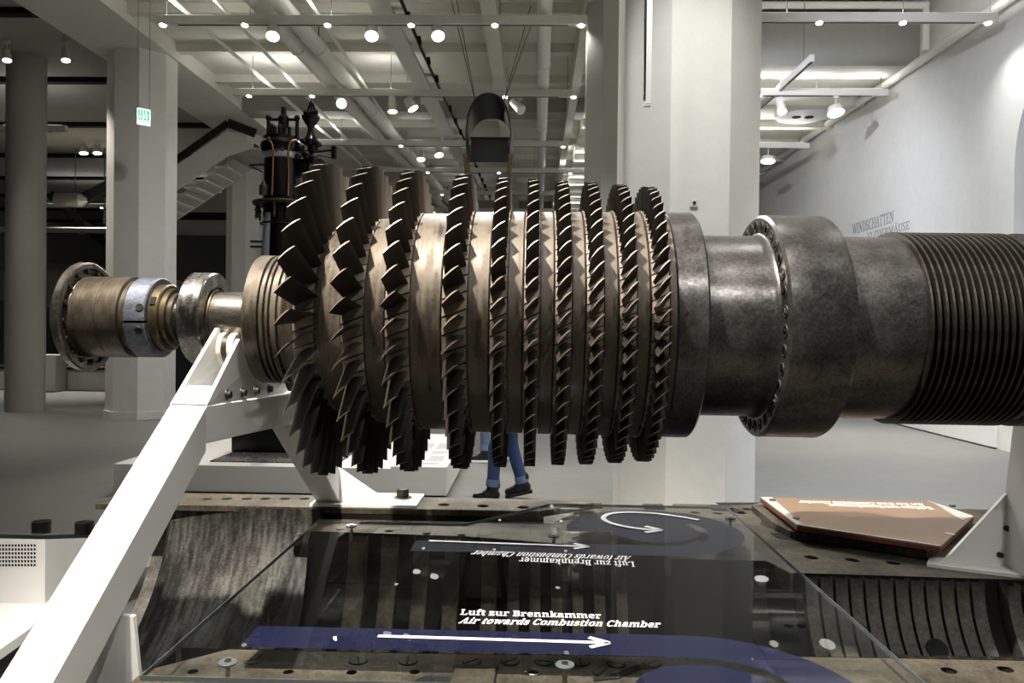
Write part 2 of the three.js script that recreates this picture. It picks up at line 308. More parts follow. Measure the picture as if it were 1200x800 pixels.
{
  // rails in view, surveyed end to end
  const rails = [];
  const specs = [
    ['nearest long rail of the centre, across the top of the ducts', [185, 26.5], [690, 22], 11.1, [191, 287, 384, 482, 580, 681], [195, 293, 388, 586], 1],
    ['second centre rail, hanging just above the black hull', [274, 109], [673, 109], 14.5, [292, 366, 592, 672], [296, 458, 665], 1],
    ['third centre rail, ending behind the black hull', [352, 168], [665, 168], 17.9, [470, 660], [400, 640], 1],
  ];
  for (const [where, a, b, d, lens, wires, up] of specs) {
    const p = at(a[0], a[1], d), q = at(b[0], b[1], d), y = (p.y + q.y) / 2 - .065;
    rails.push(lightRail(p.x, q.x, y, -d, where, lens.map((x) => at(x, a[1], d).x), wires.map((x) => at(x, a[1], d).x), up));
  }
  const right = [
    ['nearest rail of the right bay, reaching the sloping wall pipe', [700, 22], [1168, 20.5], 11.1, [860, 960, 1058, 1158], [880, 922, 1058, 1160], .9],
    ['second rail of the right bay, under the grey bulkhead', [690, 108], [1040, 108], 14.5, [800, 890], [870, 957, 1032], .9],
    ['third rail of the right bay, lowest of the three', [670, 170], [948, 170], 17.9, [], [885, 940], .9],
  ];
  for (const [where, a, b, d, lens, wires, up] of right) {
    const p = at(a[0], a[1], d), q = at(b[0], b[1], d), y = (p.y + q.y) / 2 - .065;
    lightRail(p.x + .2, q.x, y, -d, where, lens.filter((x) => x > a[0] + 15).map((x) => at(x, a[1], d).x), wires.map((x) => at(x, a[1], d).x), up, LIGHT.lens);
  }
  // the same rails carried on above the exhibit and the visitors' side
  lightRail(-3.2, 6.4, railY, -7.7, 'long rail over the floor behind the rotor', [-2, 0, 2, 3.8, 5.6], [-3, 0, 3, 6], 1);
  lightRail(-3.2, 6.4, railY, -4.3, 'long rail over the far side of the rotor', [-2, 0, 2, 4, 6], [-3, 0, 3, 6], 1);
  lightRail(-3.2, 6.4, railY, -.9, 'long rail over the near side of the rotor', [-2, 0, 2, 4, 6], [-3, 0, 3, 6], 1);
  lightRail(-3.2, 6.4, railY, 2.5, 'long rail over the visitors in front of the exhibit', [-1, 2, 5], [-3, 0, 3, 6], 1);

  // heads in view
  const H = (px, py, d, ax, ay, az, label, power, opt) => trackHead(at(px, py, d), V(ax, ay, az), label, power, opt);
  H(320, 39, 11.1, -3.3, 0, -8.0, 'glowing spotlight at the left under the nearest rail', 50, { size: .1, angle: .4, length: .22 });
  H(435.5, 39, 11.1, -1.6, 0, -7.6, 'glowing spotlight in the middle under the nearest rail', 50, { size: .1, angle: .4, length: .22 });
  H(513, 39, 11.1, -.4, 0, -7.6, 'glowing spotlight at the right under the nearest rail', 50, { size: .1, angle: .4, length: .22 });
  H(400, 121, 14.5, -2.2, 4, -9, 'tilted spotlight under the second rail above the engine', 60, { size: .1, length: .3 });
  H(460, 127, 14.5, -2.5, 1, -14, 'long white spotlight lit at its lower edge under the second rail', 50, { size: .09, length: .32 });
  H(482.5, 124, 14.5, 1, 0, -14, 'short spotlight facing down beside the hanging cables', 50, { size: .11, length: .22 });
  H(609, 127, 14.5, 3, 2, -12, 'cream spotlight turned away to the right of the black hull', 40, { size: .1, length: .3, glow: M.nylon });
  H(493.5, 184, 17.9, -2.5, 0, -16, 'small spotlight left of the pair under the third rail', 50, { size: .1, up: .34 });
  H(514, 179, 17.9, -1, 0, -16, 'small round spotlight right of the pair under the third rail', 50, { size: .11 });
  H(916, 128, 14.5, 5, 0, -12, 'white cylinder spotlight under the second right rail', 70, { size: .09, length: .3 });
  H(979, 129, 14.5, 6, 1, -13, 'wide multi-lens spotlight under the second right rail', 70, { size: .16, length: .12, up: .27 });
  H(900, 186, 17.9, 5, 0, -17, 'flat multi-lens spotlight under the third right rail', 50, { size: .17, length: .1, up: .34 });
  // heads above the exhibit that light it
  const K = (x, z, ax, ay, az, label, k, opt) => trackHead(V(x, railY - .22, z), V(ax, ay, az), label, LIGHT.key * k, opt);
  K(-1.25, -.9, -.2, 1.0, -2.5, 'spotlight over the left blades of the exhibit', 1.9, { angle: .52, penumbra: .45 });
  K(-2.6, -.9, -1.0, 1.4, -2.5, 'spotlight over the left end of the exhibit', .15, { angle: .42, colour: NEUTRAL });
  K(-.4, -.9, 1.3, 1.5, -2.5, 'spotlight over the middle blades of the exhibit', .15, { angle: .4, colour: COOL });
  K(-.9, 2.5, -1.0, .9, -2.2, 'spotlight aimed from the front at the white stand', .12, { angle: .4 });
  K(1.2, -7.7, .2, 1.5, -2.8, 'spotlight aimed from behind at the top of the drum', .5, { angle: .42 });
  K(-.6, -7.7, -.1, .8, -3.2, 'added fill spotlight aimed from behind at the far edge of the glass cover', .8, { angle: .34, colour: NEUTRAL });  // added head, lifts the rear print out of the rotor's shade
  K(1.9, 2.5, .5, .8, -2.4, 'spotlight aimed from the front at the glass cover', .25, { angle: .4, colour: NEUTRAL });
  trackHead(V(-2.9, railY - .22, -7.7), V(-6.9, 2.6, -13.9), 'added fill spotlight pointing at the octagonal column on the left', 14, { angle: .5, penumbra: 1, colour: NEUTRAL });  // added head to brighten the left columns
  trackHead(V(3.6, railY - .22, -7.7), V(6.9, 2.0, -13.5), 'spotlight washing the near part of the right wall', LIGHT.column * .42, { angle: .9, colour: COOL, penumbra: 1 });
  trackHead(V(2.4, railY - .22, -11.1), V(6.9, 2.4, -18), 'spotlight washing the far part of the right wall', LIGHT.column * .6, { angle: .8, colour: COOL });
  trackHead(V(.9, railY - .22, -4.3), V(1.3, 2.0, -6.6), 'spotlight washing the broad pale column', LIGHT.column * .26, { angle: .58, colour: NEUTRAL });
  trackHead(V(5.4, railY - .22, -4.3), V(4.6, 0, -9), 'spotlight pointing at the open floor on the right', LIGHT.column * 1.1, { angle: .7, colour: COOL });
  trackHead(V(0.6, railY - .22, -7.7), V(1.6, 0, -9.5), 'spotlight pointing at the floor behind the rotor', LIGHT.column * .6, { angle: .75, colour: NEUTRAL });
}
// far small lamps of the dark left bay
// rails farther back in the hall and in the left bay
for (const [d, k] of [[21.3, 1], [24.7, 1], [28.1, 1], [31.5, 1]]) lightRail(-4.4, 2.6, EYE + 4.5, -d, ['fourth', 'fifth', 'sixth', 'farthest'][(d - 21.3) / 3.4 + .5 | 0] + ' long rail of the centre seen above the blade tips', [-3, -1, 1], [-4, 0, 2.5], k);
for (const [d, where] of [[16, 'rail in the dark left bay nearest the round column'], [26, 'rail deep in the dark left bay']]) lightRail(-17, -10, EYE + 4.2, -d, where, [-15, -12], [-16, -11], .3, LIGHT.lens * 4);
for (const [px, py, d, label] of [[98, 177, 21, 'left one of two white spotlights in the dark bay'], [114, 177, 21, 'right one of two white spotlights in the dark bay'], [77, 67, 13.6, 'single spotlight under the dark ceiling between round column and octagonal column'], [8, 67, 13.6, 'single spotlight under the dark ceiling at the left edge of the view']])
  trackHead(at(px, py, d), at(px + 30, py + 400, d - 1), label, d > 20 ? 90 : 25, { size: .12 * d / 21, angle: .6, up: d > 20 ? .22 : .31 });
{ // exit sign
  const a = at(168, 137.5, 11.6), t = thing('exit_sign', 'white and green lit exit sign hanging before the octagonal column', 'exit sign', a.toArray(), undefined, .75);
  const c = document.createElement('canvas'); c.width = 128; c.height = 192; const k = c.getContext('2d');
  k.fillStyle = '#e9f6f0'; k.fillRect(0, 0, 128, 192); k.fillStyle = '#0c9b6a'; k.fillRect(10, 14, 44, 120); k.fillRect(64, 14, 54, 120);
  k.fillStyle = '#f2fff8'; k.beginPath(); k.arc(88, 34, 9, 0, 7); k.fill(); k.lineWidth = 9; k.strokeStyle = '#f2fff8'; k.beginPath(); k.moveTo(88, 46); k.lineTo(82, 80); k.lineTo(98, 96); k.lineTo(90, 122); k.moveTo(82, 80); k.lineTo(72, 108); k.moveTo(74, 60); k.lineTo(104, 66); k.stroke();
  k.beginPath(); k.moveTo(32, 26); k.lineTo(32, 110); k.moveTo(18, 92); k.lineTo(32, 112); k.lineTo(46, 92); k.stroke();
  const map = new THREE.CanvasTexture(c); map.colorSpace = THREE.SRGBColorSpace;
  part('housing', box(-.1, .1, -.13, .13, -.02, .02, .005), M.white, t);
  part('lit_panel', new THREE.PlaneGeometry(.19, .25).translate(0, 0, .022), std({ map, emissiveMap: map, emissive: 0xffffff, emissiveIntensity: 1.1, roughness: .4 }), t);
  for (const x of [-.085, .085]) part('suspension_wire', rod(V(x, .13, 0), V(x, CEIL - a.y, 0), .005, 6), M.wire, t);
}
// ducts, pipes and cable runs
function duct(name, label, category, points, r, group, m = M.pipe, clips = 0) {
  const t = thing(name, label, category, points[0].toArray(), group), o = points[0];
  const q = points.map((p) => p.clone().sub(o));
  for (let i = 0; i + 1 < q.length; i++) part('pipe_run', rod(q[i], q[i + 1], r, 20), m, t);
  for (let i = 1; i + 1 < q.length; i++) part('elbow', ball(q[i], r * 1.12, 16), m, t);
  for (let k = 1; k <= clips; k++) { const p = q[0].clone().lerp(q[q.length - 1], k / (clips + 1)), d = q[q.length - 1].clone().sub(q[0]).normalize().multiplyScalar(.05); part('sleeve', rod(p.clone().sub(d), p.clone().add(d), r * 1.15, 20), m, t); part('hanger', rod(p, V(p.x, CEIL - o.y, p.z), .012, 6), M.wire, t); }
  return t;
}
{
  const y = EYE + 4.81;
  const along = (a, b, far, yy = y) => { const p = onY(a[0], a[1], yy), q = onY(b[0], b[1], yy), s = q.clone().sub(p).normalize(); return [p.clone().add(s.clone().multiplyScalar((6 - 0) * -1)), p.clone().add(s.multiplyScalar(far))]; };
  duct('air_duct', 'left one of the paired white pipes running back under the ceiling', 'pipe', along([318, 22], [400, 112], 30), .12, 'white pipes under the ceiling', M.pipe, 9);
  duct('air_duct', 'right one of the paired white pipes running back under the ceiling', 'pipe', along([344, 22], [421, 112], 30), .13, 'white pipes under the ceiling', M.pipe, 9);
  duct('air_duct', 'thick white pipe running straight back just left of the broad column', 'pipe', along([638, 20], [636, 110], 26, EYE + 4.79), .115, 'white pipes under the ceiling', M.pipe, 7);
  duct('water_pipe', 'thin white pipe along the edge of the beam, left of the duct pair', 'pipe', along([222, 18], [330, 112], 20, EYE + 4.86), .035, 'white pipes under the ceiling');
  duct('water_pipe', 'thin white pipe ending in a crosswise bend near the engine top', 'pipe', along([276, 25], [342, 95], 12, EYE + 4.86), .03, 'white pipes under the ceiling');
  duct('water_pipe', 'thin white pipe between the duct pair and the cable tray', 'pipe', along([378, 25], [424, 95], 12, EYE + 4.86), .03, 'white pipes under the ceiling');
  // pipe along the right wall
  const w = [onX(1150, 21, WALL - .15), onX(1076, 73, WALL - .15), onX(948, 160, WALL - .15), onX(885, 205, WALL - .15)];
  w.unshift(w[0].clone().add(w[0].clone().sub(w[1]).multiplyScalar(1.2)));
  duct('wall_pipe', 'white pipe sloping along the top of the right wall', 'pipe', w, .075, undefined, M.pipe, 0);
  const c = at(882, 6, 13.2), e = at(1085, 6, 13.2), f = at(1085, 60, 13.2); duct('wall_pipe', 'horizontal white pipe with a downward elbow above the nearest right rail', 'pipe', [c, e, f], .06);
  // cable tray with its black cable
  const p = onY(472, 0, EYE + 4.86), q = onY(548, 170, EYE + 4.86), s = q.clone().sub(p).normalize(), a = p.clone().add(s.clone().multiplyScalar(-5)), L = 21;
  const t = thing('cable_tray', 'white cable tray with brackets running back beside the black hull', 'cable tray', a.toArray());
  part('tray', bar(V(-.34, -.06, 0), V(-.34, -.06, 0).add(s.clone().multiplyScalar(L)), .3, .07), M.rail, t);
  for (let k = 0; k < 14; k++) { const b = s.clone().multiplyScalar(.8 + k * 1.45); part('bracket', [bar(V(b.x - .5, b.y - .06, b.z), V(b.x + .02, b.y - .06, b.z), .05, .05, V(0, 1, 0)), box(b.x - .52, b.x - .46, b.y - .16, b.y + .02, b.z - .025, b.z + .025)], M.rail, t); }
  const u = thing('power_cable', 'black cable with plug sockets hanging along the white cable tray', 'cable', a.toArray());
  part('cable', tube([0, 1, 2, 3, 4, 5, 6].map((k) => s.clone().multiplyScalar(k * L / 6).add(V(Math.sin(k * 2) * .03, -.08, 0))), .028, 60, 7), M.black, u);
  for (let k = 0; k < 22; k++) { const b = s.clone().multiplyScalar(.6 + k * .93); part('socket', rod(V(b.x + .02, b.y - .08, b.z), V(b.x + .05, b.y - .2, b.z), .045, 8, .03), M.black, u); }
}
{ // right bay: slanting profile and round ceiling plate
  const a = at(952, 68, 12.6), b = at(874, 140, 17.2), t = thing('hanging_profile', 'pale lighting profile slanting back under the ceiling of the right bay', 'light rail', a.toArray());
  part('profile', bar(V(0, 0, 0), b.clone().sub(a), .07, .12), M.rail, t); part('slot', bar(V(0, -.062, 0), b.clone().sub(a).add(V(0, -.062, 0)), .03, .008), M.black, t, 'black slot');
  for (const u of [.1, .8]) { const p = b.clone().sub(a).multiplyScalar(u), z = a.z + p.z; part('suspension_wire', rod(p, V(p.x, (z > -14 ? HIGH : EYE + 5.06) - a.y, p.z), .006, 6), M.wire, t); }
  const y = at(1066, 77, 13.9).y - .05, c = onY(941, 132, y + .16), s = thing('ceiling_plate', 'round white plate with two dark lamps in the ceiling of the right bay', 'ceiling lamp', [c.x, y + .1, c.z]);
  part('plate', new THREE.CylinderGeometry(.62, .58, .07, 32), M.white, s); for (const x of [-.14, .14]) part('lamp_hole', new THREE.CylinderGeometry(.1, .1, .02, 18).translate(x, -.036, 0), M.void, s);
}
// ------------------------------------------------------------------ the rotor
const DEPTH = 2.6;
{
  const a = at(93, 370.5, DEPTH), b = at(1195, 386.5, DEPTH), c = at(624, 378.5, DEPTH);
  var rotorTilt = Math.atan2(b.y - a.y, b.x - a.x), rotorY = c.y;
}
const rotor = thing('turbine_rotor', 'large dark steel gas turbine rotor with ten rows of twisted blades lying on white stands', 'rotor', [0, rotorY, -DEPTH]);
rotor.rotation.z = rotorTilt;
const ax = (px) => at(px, 380, DEPTH).x;                             // survey: where along the axis
const wide = (px) => { const x = ax(px); return Math.abs(DEPTH * Math.cos(.027) - x * Math.sin(.027)); };
const rr = (px, r) => wide(px) * Math.sin(Math.atan(r / FOCAL));    // outline of a cylinder, in pixels, to its radius
const P = (...list) => list.map(([px, r]) => [ax(px), rr(px, r)]);
const ch = .006;
{
  // left coupling flange with its nuts
  const x0 = ax(95.5), x1 = ax(107.5), r = rr(100, 63.5);
  const f = part('coupling_flange', rev([[x0, .05], [x0, r - .012], [x0 + .012, r], [x1 - .004, r], [x1, r - .006], [x1, r - .02], [x1 - .012, r - .024], [x1 - .012, r - .045], [x1, r - .048], [x1, .05]]), M.steelFine, rotor);
  for (let k = 0; k < 16; k++) { const t = k / 16 * Math.PI * 2 + .1, q = r - .033; part('nut', new THREE.CylinderGeometry(.0085, .0085, .014, 6).rotateZ(Math.PI / 2).translate(x1 - .006, q * Math.cos(t), q * Math.sin(t)), M.darkSteel, f); }
  const s0 = x1 - .002, sm = ax(137), s1 = ax(167), sr = rr(140, 47);
  part('shaft', rev([[s0, sr], [sm - .002, sr], [sm - .002, sr - .002], [sm, sr - .002], [sm, sr], [s1 - .02, sr], [s1 - .018, sr - .012], [s1 + .01, sr - .012]]), M.brownShaft, rotor);
  // blue grey clamping ring in two halves
  const c0 = ax(167.5), c1 = ax(192), cr = rr(180, 46.5), gap = .03;
  const ring = part('clamping_ring', [0, 1].map((h) => rev([[c0, cr - .05], [c0, cr - .004], [c0 + .004, cr], [c1 - .004, cr], [c1, cr - .004], [c1, cr - .045]], 48, R(97) + gap + h * Math.PI, Math.PI - 2 * gap)), M.blueSteel, rotor);
  part('ring_gap', rev([[c0 + .002, cr - .05], [c0 + .002, cr - .016], [c1 - .002, cr - .016], [c1 - .002, cr - .05]]), M.black, ring);
  for (const [u, t] of [[.78, 77], [.72, 109]]) { const x = c0 + (c1 - c0) * u, q = R(t); part('cap_screw', [new THREE.TorusGeometry(.011, .003, 6, 16).rotateX(Math.PI / 2).translate(x, cr, 0).rotateX(q), new THREE.CylinderGeometry(.009, .009, .006, 12).translate(x, cr - .001, 0).rotateX(q)], M.darkSteel, ring); }
  const b0 = c1 - .001, b1 = ax(202), br = rr(195, 39);
  const col = part('collar', rev([[b0, .05], [b0, br], [b1 - .004, br], [b1, br - .004], [b1, .06]]), M.brass, rotor, 'brass toned collar');
  part('slot', box(b0 + .006, b1 - .008, -.004, .004, -.014, .014).translate(0, br, 0).rotateX(R(62)), M.black, col);
  part('collar', rev([[b1 - .001, .05], [b1 - .001, rr(205, 34)], [ax(208), rr(205, 34)], [ax(208), .05]]), M.brass, rotor);
  part('collar', rev([[ax(207), .05], [ax(207), rr(210, 29)], [ax(213), rr(210, 29)], [ax(214), .05]]), M.brownShaft, rotor);
  part('shaft', rev([[ax(210), rr(215, 24)], [ax(231), rr(215, 24)]]), M.bright, rotor);
  // polished disc collar
  const d0 = ax(229.5), d1 = ax(255), dr = rr(240, 53.5), hr = rr(255, 37);
  part('thrust_collar', rev([[d0, .05], [d0, dr - .005], [d0 + .005, dr], [d1 - .005, dr], [d1, dr - .005], [d1, hr], [d1 - .012, hr - .004], [d1 - .012, .05]]), M.bright, rotor, 'polished steel disc');
  part('collar', rev([[d1 - .012, .06], [d1 - .012, hr - .008], [d1 + .006, hr - .01], [d1 + .006, .06]]), M.brass, rotor);
  part('journal', rev([[d1, rr(280, 31)], [ax(312), rr(280, 31)]]), M.steelFine, rotor, 'shaft journal resting on the roller');
  // grooved hub
  const h = [], h0 = ax(309), h1 = ax(353), hR = rr(330, 74.5), step = (h1 - h0) / 44;
  h.push([h0, .08], [h0, hR - .012], [h0 + .006, hR]);
  for (const g of [19, 25.5, 31, 39.5]) { const x = h0 + step * g; h.push([x - .0045, hR], [x - .0035, hR - .014], [x + .0035, hR - .014], [x + .0045, hR]); }
  h.push([h1, hR]);
  part('grooved_hub', rev(h), M.drum, rotor);
}
// bladed discs: [axis pixel, tip outline, hub outline left, hub outline right, platform width m, blades, tip half width m, stagger m, hub outline at the right end of the spacer]
const rows = [
  [389, 182.5, 97, 109, .084, 36, .024, .024, 112],
  [440, 180, 115, 119, .070, 39, .023, .023, 122],
  [487, 176.5, 123.5, 126, .072, 42, .0225, .0225, 126],
  [545, 172.5, 127.5, 128.5, .075, 44, .0235, .022, 129],
  [589.5, 170, 129.5, 129.5, .050, 50, .0195, .0195, 129.5],
  [623, 168.5, 129.7, 129.7, .046, 52, .0185, .019, 130],
  [655, 166.5, 130, 130, .049, 56, .0195, .0205, 130.3],
  [687, 165.3, 130.5, 130.5, .050, 58, .0195, .0215, 130.8],
  [720, 163, 131, 131, .050, 60, .0195, .0215, 131.3],
  [752.5, 161, 131.3, 131.3, .052, 60, .0195, .021, 131.5],
];
function bladeGeometry(hub, tip, half, w, stag, pitch) {
  const n = 4, lv = [0, .4, 1], pos = [], col = [], idx = [], plain = [1, 1, 1], tipTone = [10, 9.6, 8.9], mid = [2, 1.9, 1.8];
  const section = (u) => {
    const r = hub - .004 + (tip - hub + .004) * u, hx = (w * .44) * (1 - u) + half * u, hz = stag * (.62 + .38 * u), cam = .010 * (1 - .35 * u), th = .0055 * (1 - u) + .0026 * u, o = [];
    for (const side of [-1, 1]) for (let k = 0; k <= n; k++) {
      const s = side < 0 ? k / n : 1 - k / n; if (side > 0 && (k === 0 || k === n)) continue;
      const x = -hx + 2 * hx * s, bulge = 4 * s * (1 - s), z = hz - 2 * hz * s - cam * bulge + side * th * (.2 + .8 * Math.sqrt(bulge));
      o.push([x, r, z]);
    }
    return o;
  };
  const secs = lv.map(section), m = secs[0].length;
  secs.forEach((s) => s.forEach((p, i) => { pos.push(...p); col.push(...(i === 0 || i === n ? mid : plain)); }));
  for (let l = 0; l + 1 < lv.length; l++) for (let i = 0; i < m; i++) { const a = l * m + i, b = l * m + (i + 1) % m; idx.push(a, b, a + m, b, b + m, a + m); }
  const g = new THREE.BufferGeometry(); g.setAttribute('position', new THREE.Float32BufferAttribute(pos, 3)); g.setAttribute('color', new THREE.Float32BufferAttribute(col, 3)); g.setIndex(idx); g.computeVertexNormals();
  const body = toCreasedNormals(g, R(40));
  // tip face, in a paler tone than the body
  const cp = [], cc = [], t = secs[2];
  const tri = (...v) => v.forEach((p) => { cp.push(p[0], p[1] + .0002, p[2]); cc.push(...tipTone); });
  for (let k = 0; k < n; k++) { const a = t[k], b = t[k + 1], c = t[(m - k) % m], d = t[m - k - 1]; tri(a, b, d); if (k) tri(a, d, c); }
  const cap = new THREE.BufferGeometry(); cap.setAttribute('position', new THREE.Float32BufferAttribute(cp, 3)); cap.setAttribute('color', new THREE.Float32BufferAttribute(cc, 3)); cap.computeVertexNormals();
  // root platform: sheared block
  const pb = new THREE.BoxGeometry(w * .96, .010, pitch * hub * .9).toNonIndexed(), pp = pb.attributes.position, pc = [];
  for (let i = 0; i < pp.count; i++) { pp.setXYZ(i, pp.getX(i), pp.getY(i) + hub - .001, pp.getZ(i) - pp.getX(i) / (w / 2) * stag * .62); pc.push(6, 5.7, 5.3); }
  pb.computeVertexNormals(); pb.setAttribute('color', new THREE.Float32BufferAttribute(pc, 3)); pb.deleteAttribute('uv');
  return mergeGeometries([body, cap, pb]);
}
{
  const rnd = random(7), blades = [];
  rows.forEach(([px, tipPx, hubL, hubR, w, count, half, stag, spacer], i) => {
    const x = ax(px), x0 = x - w / 2, x1 = x + w / 2, next = i < 9 ? ax(rows[i + 1][0]) - rows[i + 1][4] / 2 - .003 : ax(770);
    const rl = rr(px, hubL) - .005, rR = rr(px, hubR) - .005, rs = rr(px, spacer);
    const hub = (rl + rR) / 2 + .005;
    const prof = [];
    if (i === 0) prof.push([ax(352.5), rr(353, 74)], [ax(360), rr(360, 85)], [x0 - .004, rr(372, 97)], [x0 - .003, rl - .006]); else prof.push([x0 - .003, rl - .012]);
    prof.push([x0, rl - .012], [x0, rl], [x1, rR], [x1, rR - .012], [x1 + .003, rR - .012], [x1 + .003, rR + .005], [next - .003, rs], [next, rs - .004], [next, rs - .02]);
    const disc = part('rotor_disc', rev(prof, 120), M.drum, rotor);
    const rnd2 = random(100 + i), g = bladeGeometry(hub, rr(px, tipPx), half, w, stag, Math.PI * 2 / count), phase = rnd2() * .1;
    for (let k = 0; k < count; k++) { const t = (k + phase) / count * Math.PI * 2 + R(i * 3); let away = Math.abs(((t - R(84)) % (2 * Math.PI) + 3 * Math.PI) % (2 * Math.PI) - Math.PI); blades.push({ g, t, x, disc, away: away - (9 - i) * .004, v: Math.floor(rnd() * 3) }); }
  });
  blades.sort((a, b) => a.away - b.away);
  const rest = [];
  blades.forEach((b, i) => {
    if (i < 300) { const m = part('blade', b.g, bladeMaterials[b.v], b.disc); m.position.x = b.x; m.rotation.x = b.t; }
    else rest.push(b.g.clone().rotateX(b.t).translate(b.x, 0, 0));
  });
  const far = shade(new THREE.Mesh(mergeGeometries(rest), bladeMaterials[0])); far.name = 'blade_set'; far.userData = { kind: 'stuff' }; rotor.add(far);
}
{
  // plain drum, neck, bolted flange, shaft, sealing sleeve
  const e0 = ax(770) + .0005, e1 = ax(803), er = rr(785, 131.8);
  part('drum_end', rev([[e0, .1], [e0, er - .003], [e0 + .003, er], [e1 - .006, er], [e1, er - .006], [e1, .1]], 120), M.steel, rotor);
  const nr = rr(850, 105.5), f0 = ax(882.5), f1 = ax(953), fr = rr(930, 129.8);
  const fil = []; for (let k = 0; k <= 8; k++) { const t = k / 8 * Math.PI / 2; fil.push([f0 - .03 + .03 * Math.sin(t), nr + .009 * (1 - Math.cos(t))]); }
  part('neck', rev([[e1 - .001, nr], ...fil], 120), M.steel, rotor);
  const fl = part('bolted_flange', rev([[f0, nr - .02], [f0, fr - .009], [f0 + .008, fr], [f1 - .012, fr], [f1 - .003, fr - .004], [f1, fr - .012], [f1, .2]], 120), M.steel, rotor);
  const hr = (nr + .009 + fr - .014) / 2;
  for (let k = 0; k < 36; k++) {
    const t = (k + .3) / 36 * Math.PI * 2, y = hr * Math.cos(t), z = hr * Math.sin(t);
    const c = part('bolt_socket', new THREE.TorusGeometry(.0165, .003, 6, 18).rotateY(Math.PI / 2).translate(f0 - .0005, y, z), M.socket, fl);
    part('bolt_head', [new THREE.CylinderGeometry(.013, .013, .003, 16).rotateZ(Math.PI / 2).translate(f0 - .001, y, z), box(-.004, .004, -.010, .010, -.0028, .0028).rotateX(t + k * 1.7).translate(f0 - .003, y, z)], M.black, c);
  }
  const s1 = ax(1034), sr = rr(1000, 106.3);
  part('shaft', rev([[f1 - .001, sr], [s1, sr]], 120), M.steel, rotor);
  const q1 = ax(1163), sl = part('sealing_sleeve', rev([[s1 - .001, .2], [s1 - .001, rr(1100, 104)], [q1, rr(1100, 104)], [q1, .2]], 120), M.darkSteel, rotor);
  const n = 17, pitch = (q1 - s1) / n, or = rr(1100, 112.5);
  const ring = rev([[0, or - .03], [0, or - .005], [.0015, or - .001], [pitch * .34, or], [pitch * .46, or - .003], [pitch * .5, or - .03]], 120);
  for (let k = 0; k < n; k++) { const m = part('sealing_ring', ring, M.fin, sl); m.position.x = s1 + k * pitch; }
  const z0 = ax(1176);
  part('shaft', rev([[q1 - .001, sr], [z0, sr]], 120), M.steel, rotor);
  const s2 = part('sealing_sleeve', rev([[z0, .2], [z0, rr(1100, 104)], [z0 + .3, rr(1100, 104)], [z0 + .3, .2]], 120), M.darkSteel, rotor);
  for (let k = 0; k < 12; k++) { const m = part('sealing_ring', ring, M.fin, s2); m.position.x = z0 + k * pitch; }
}
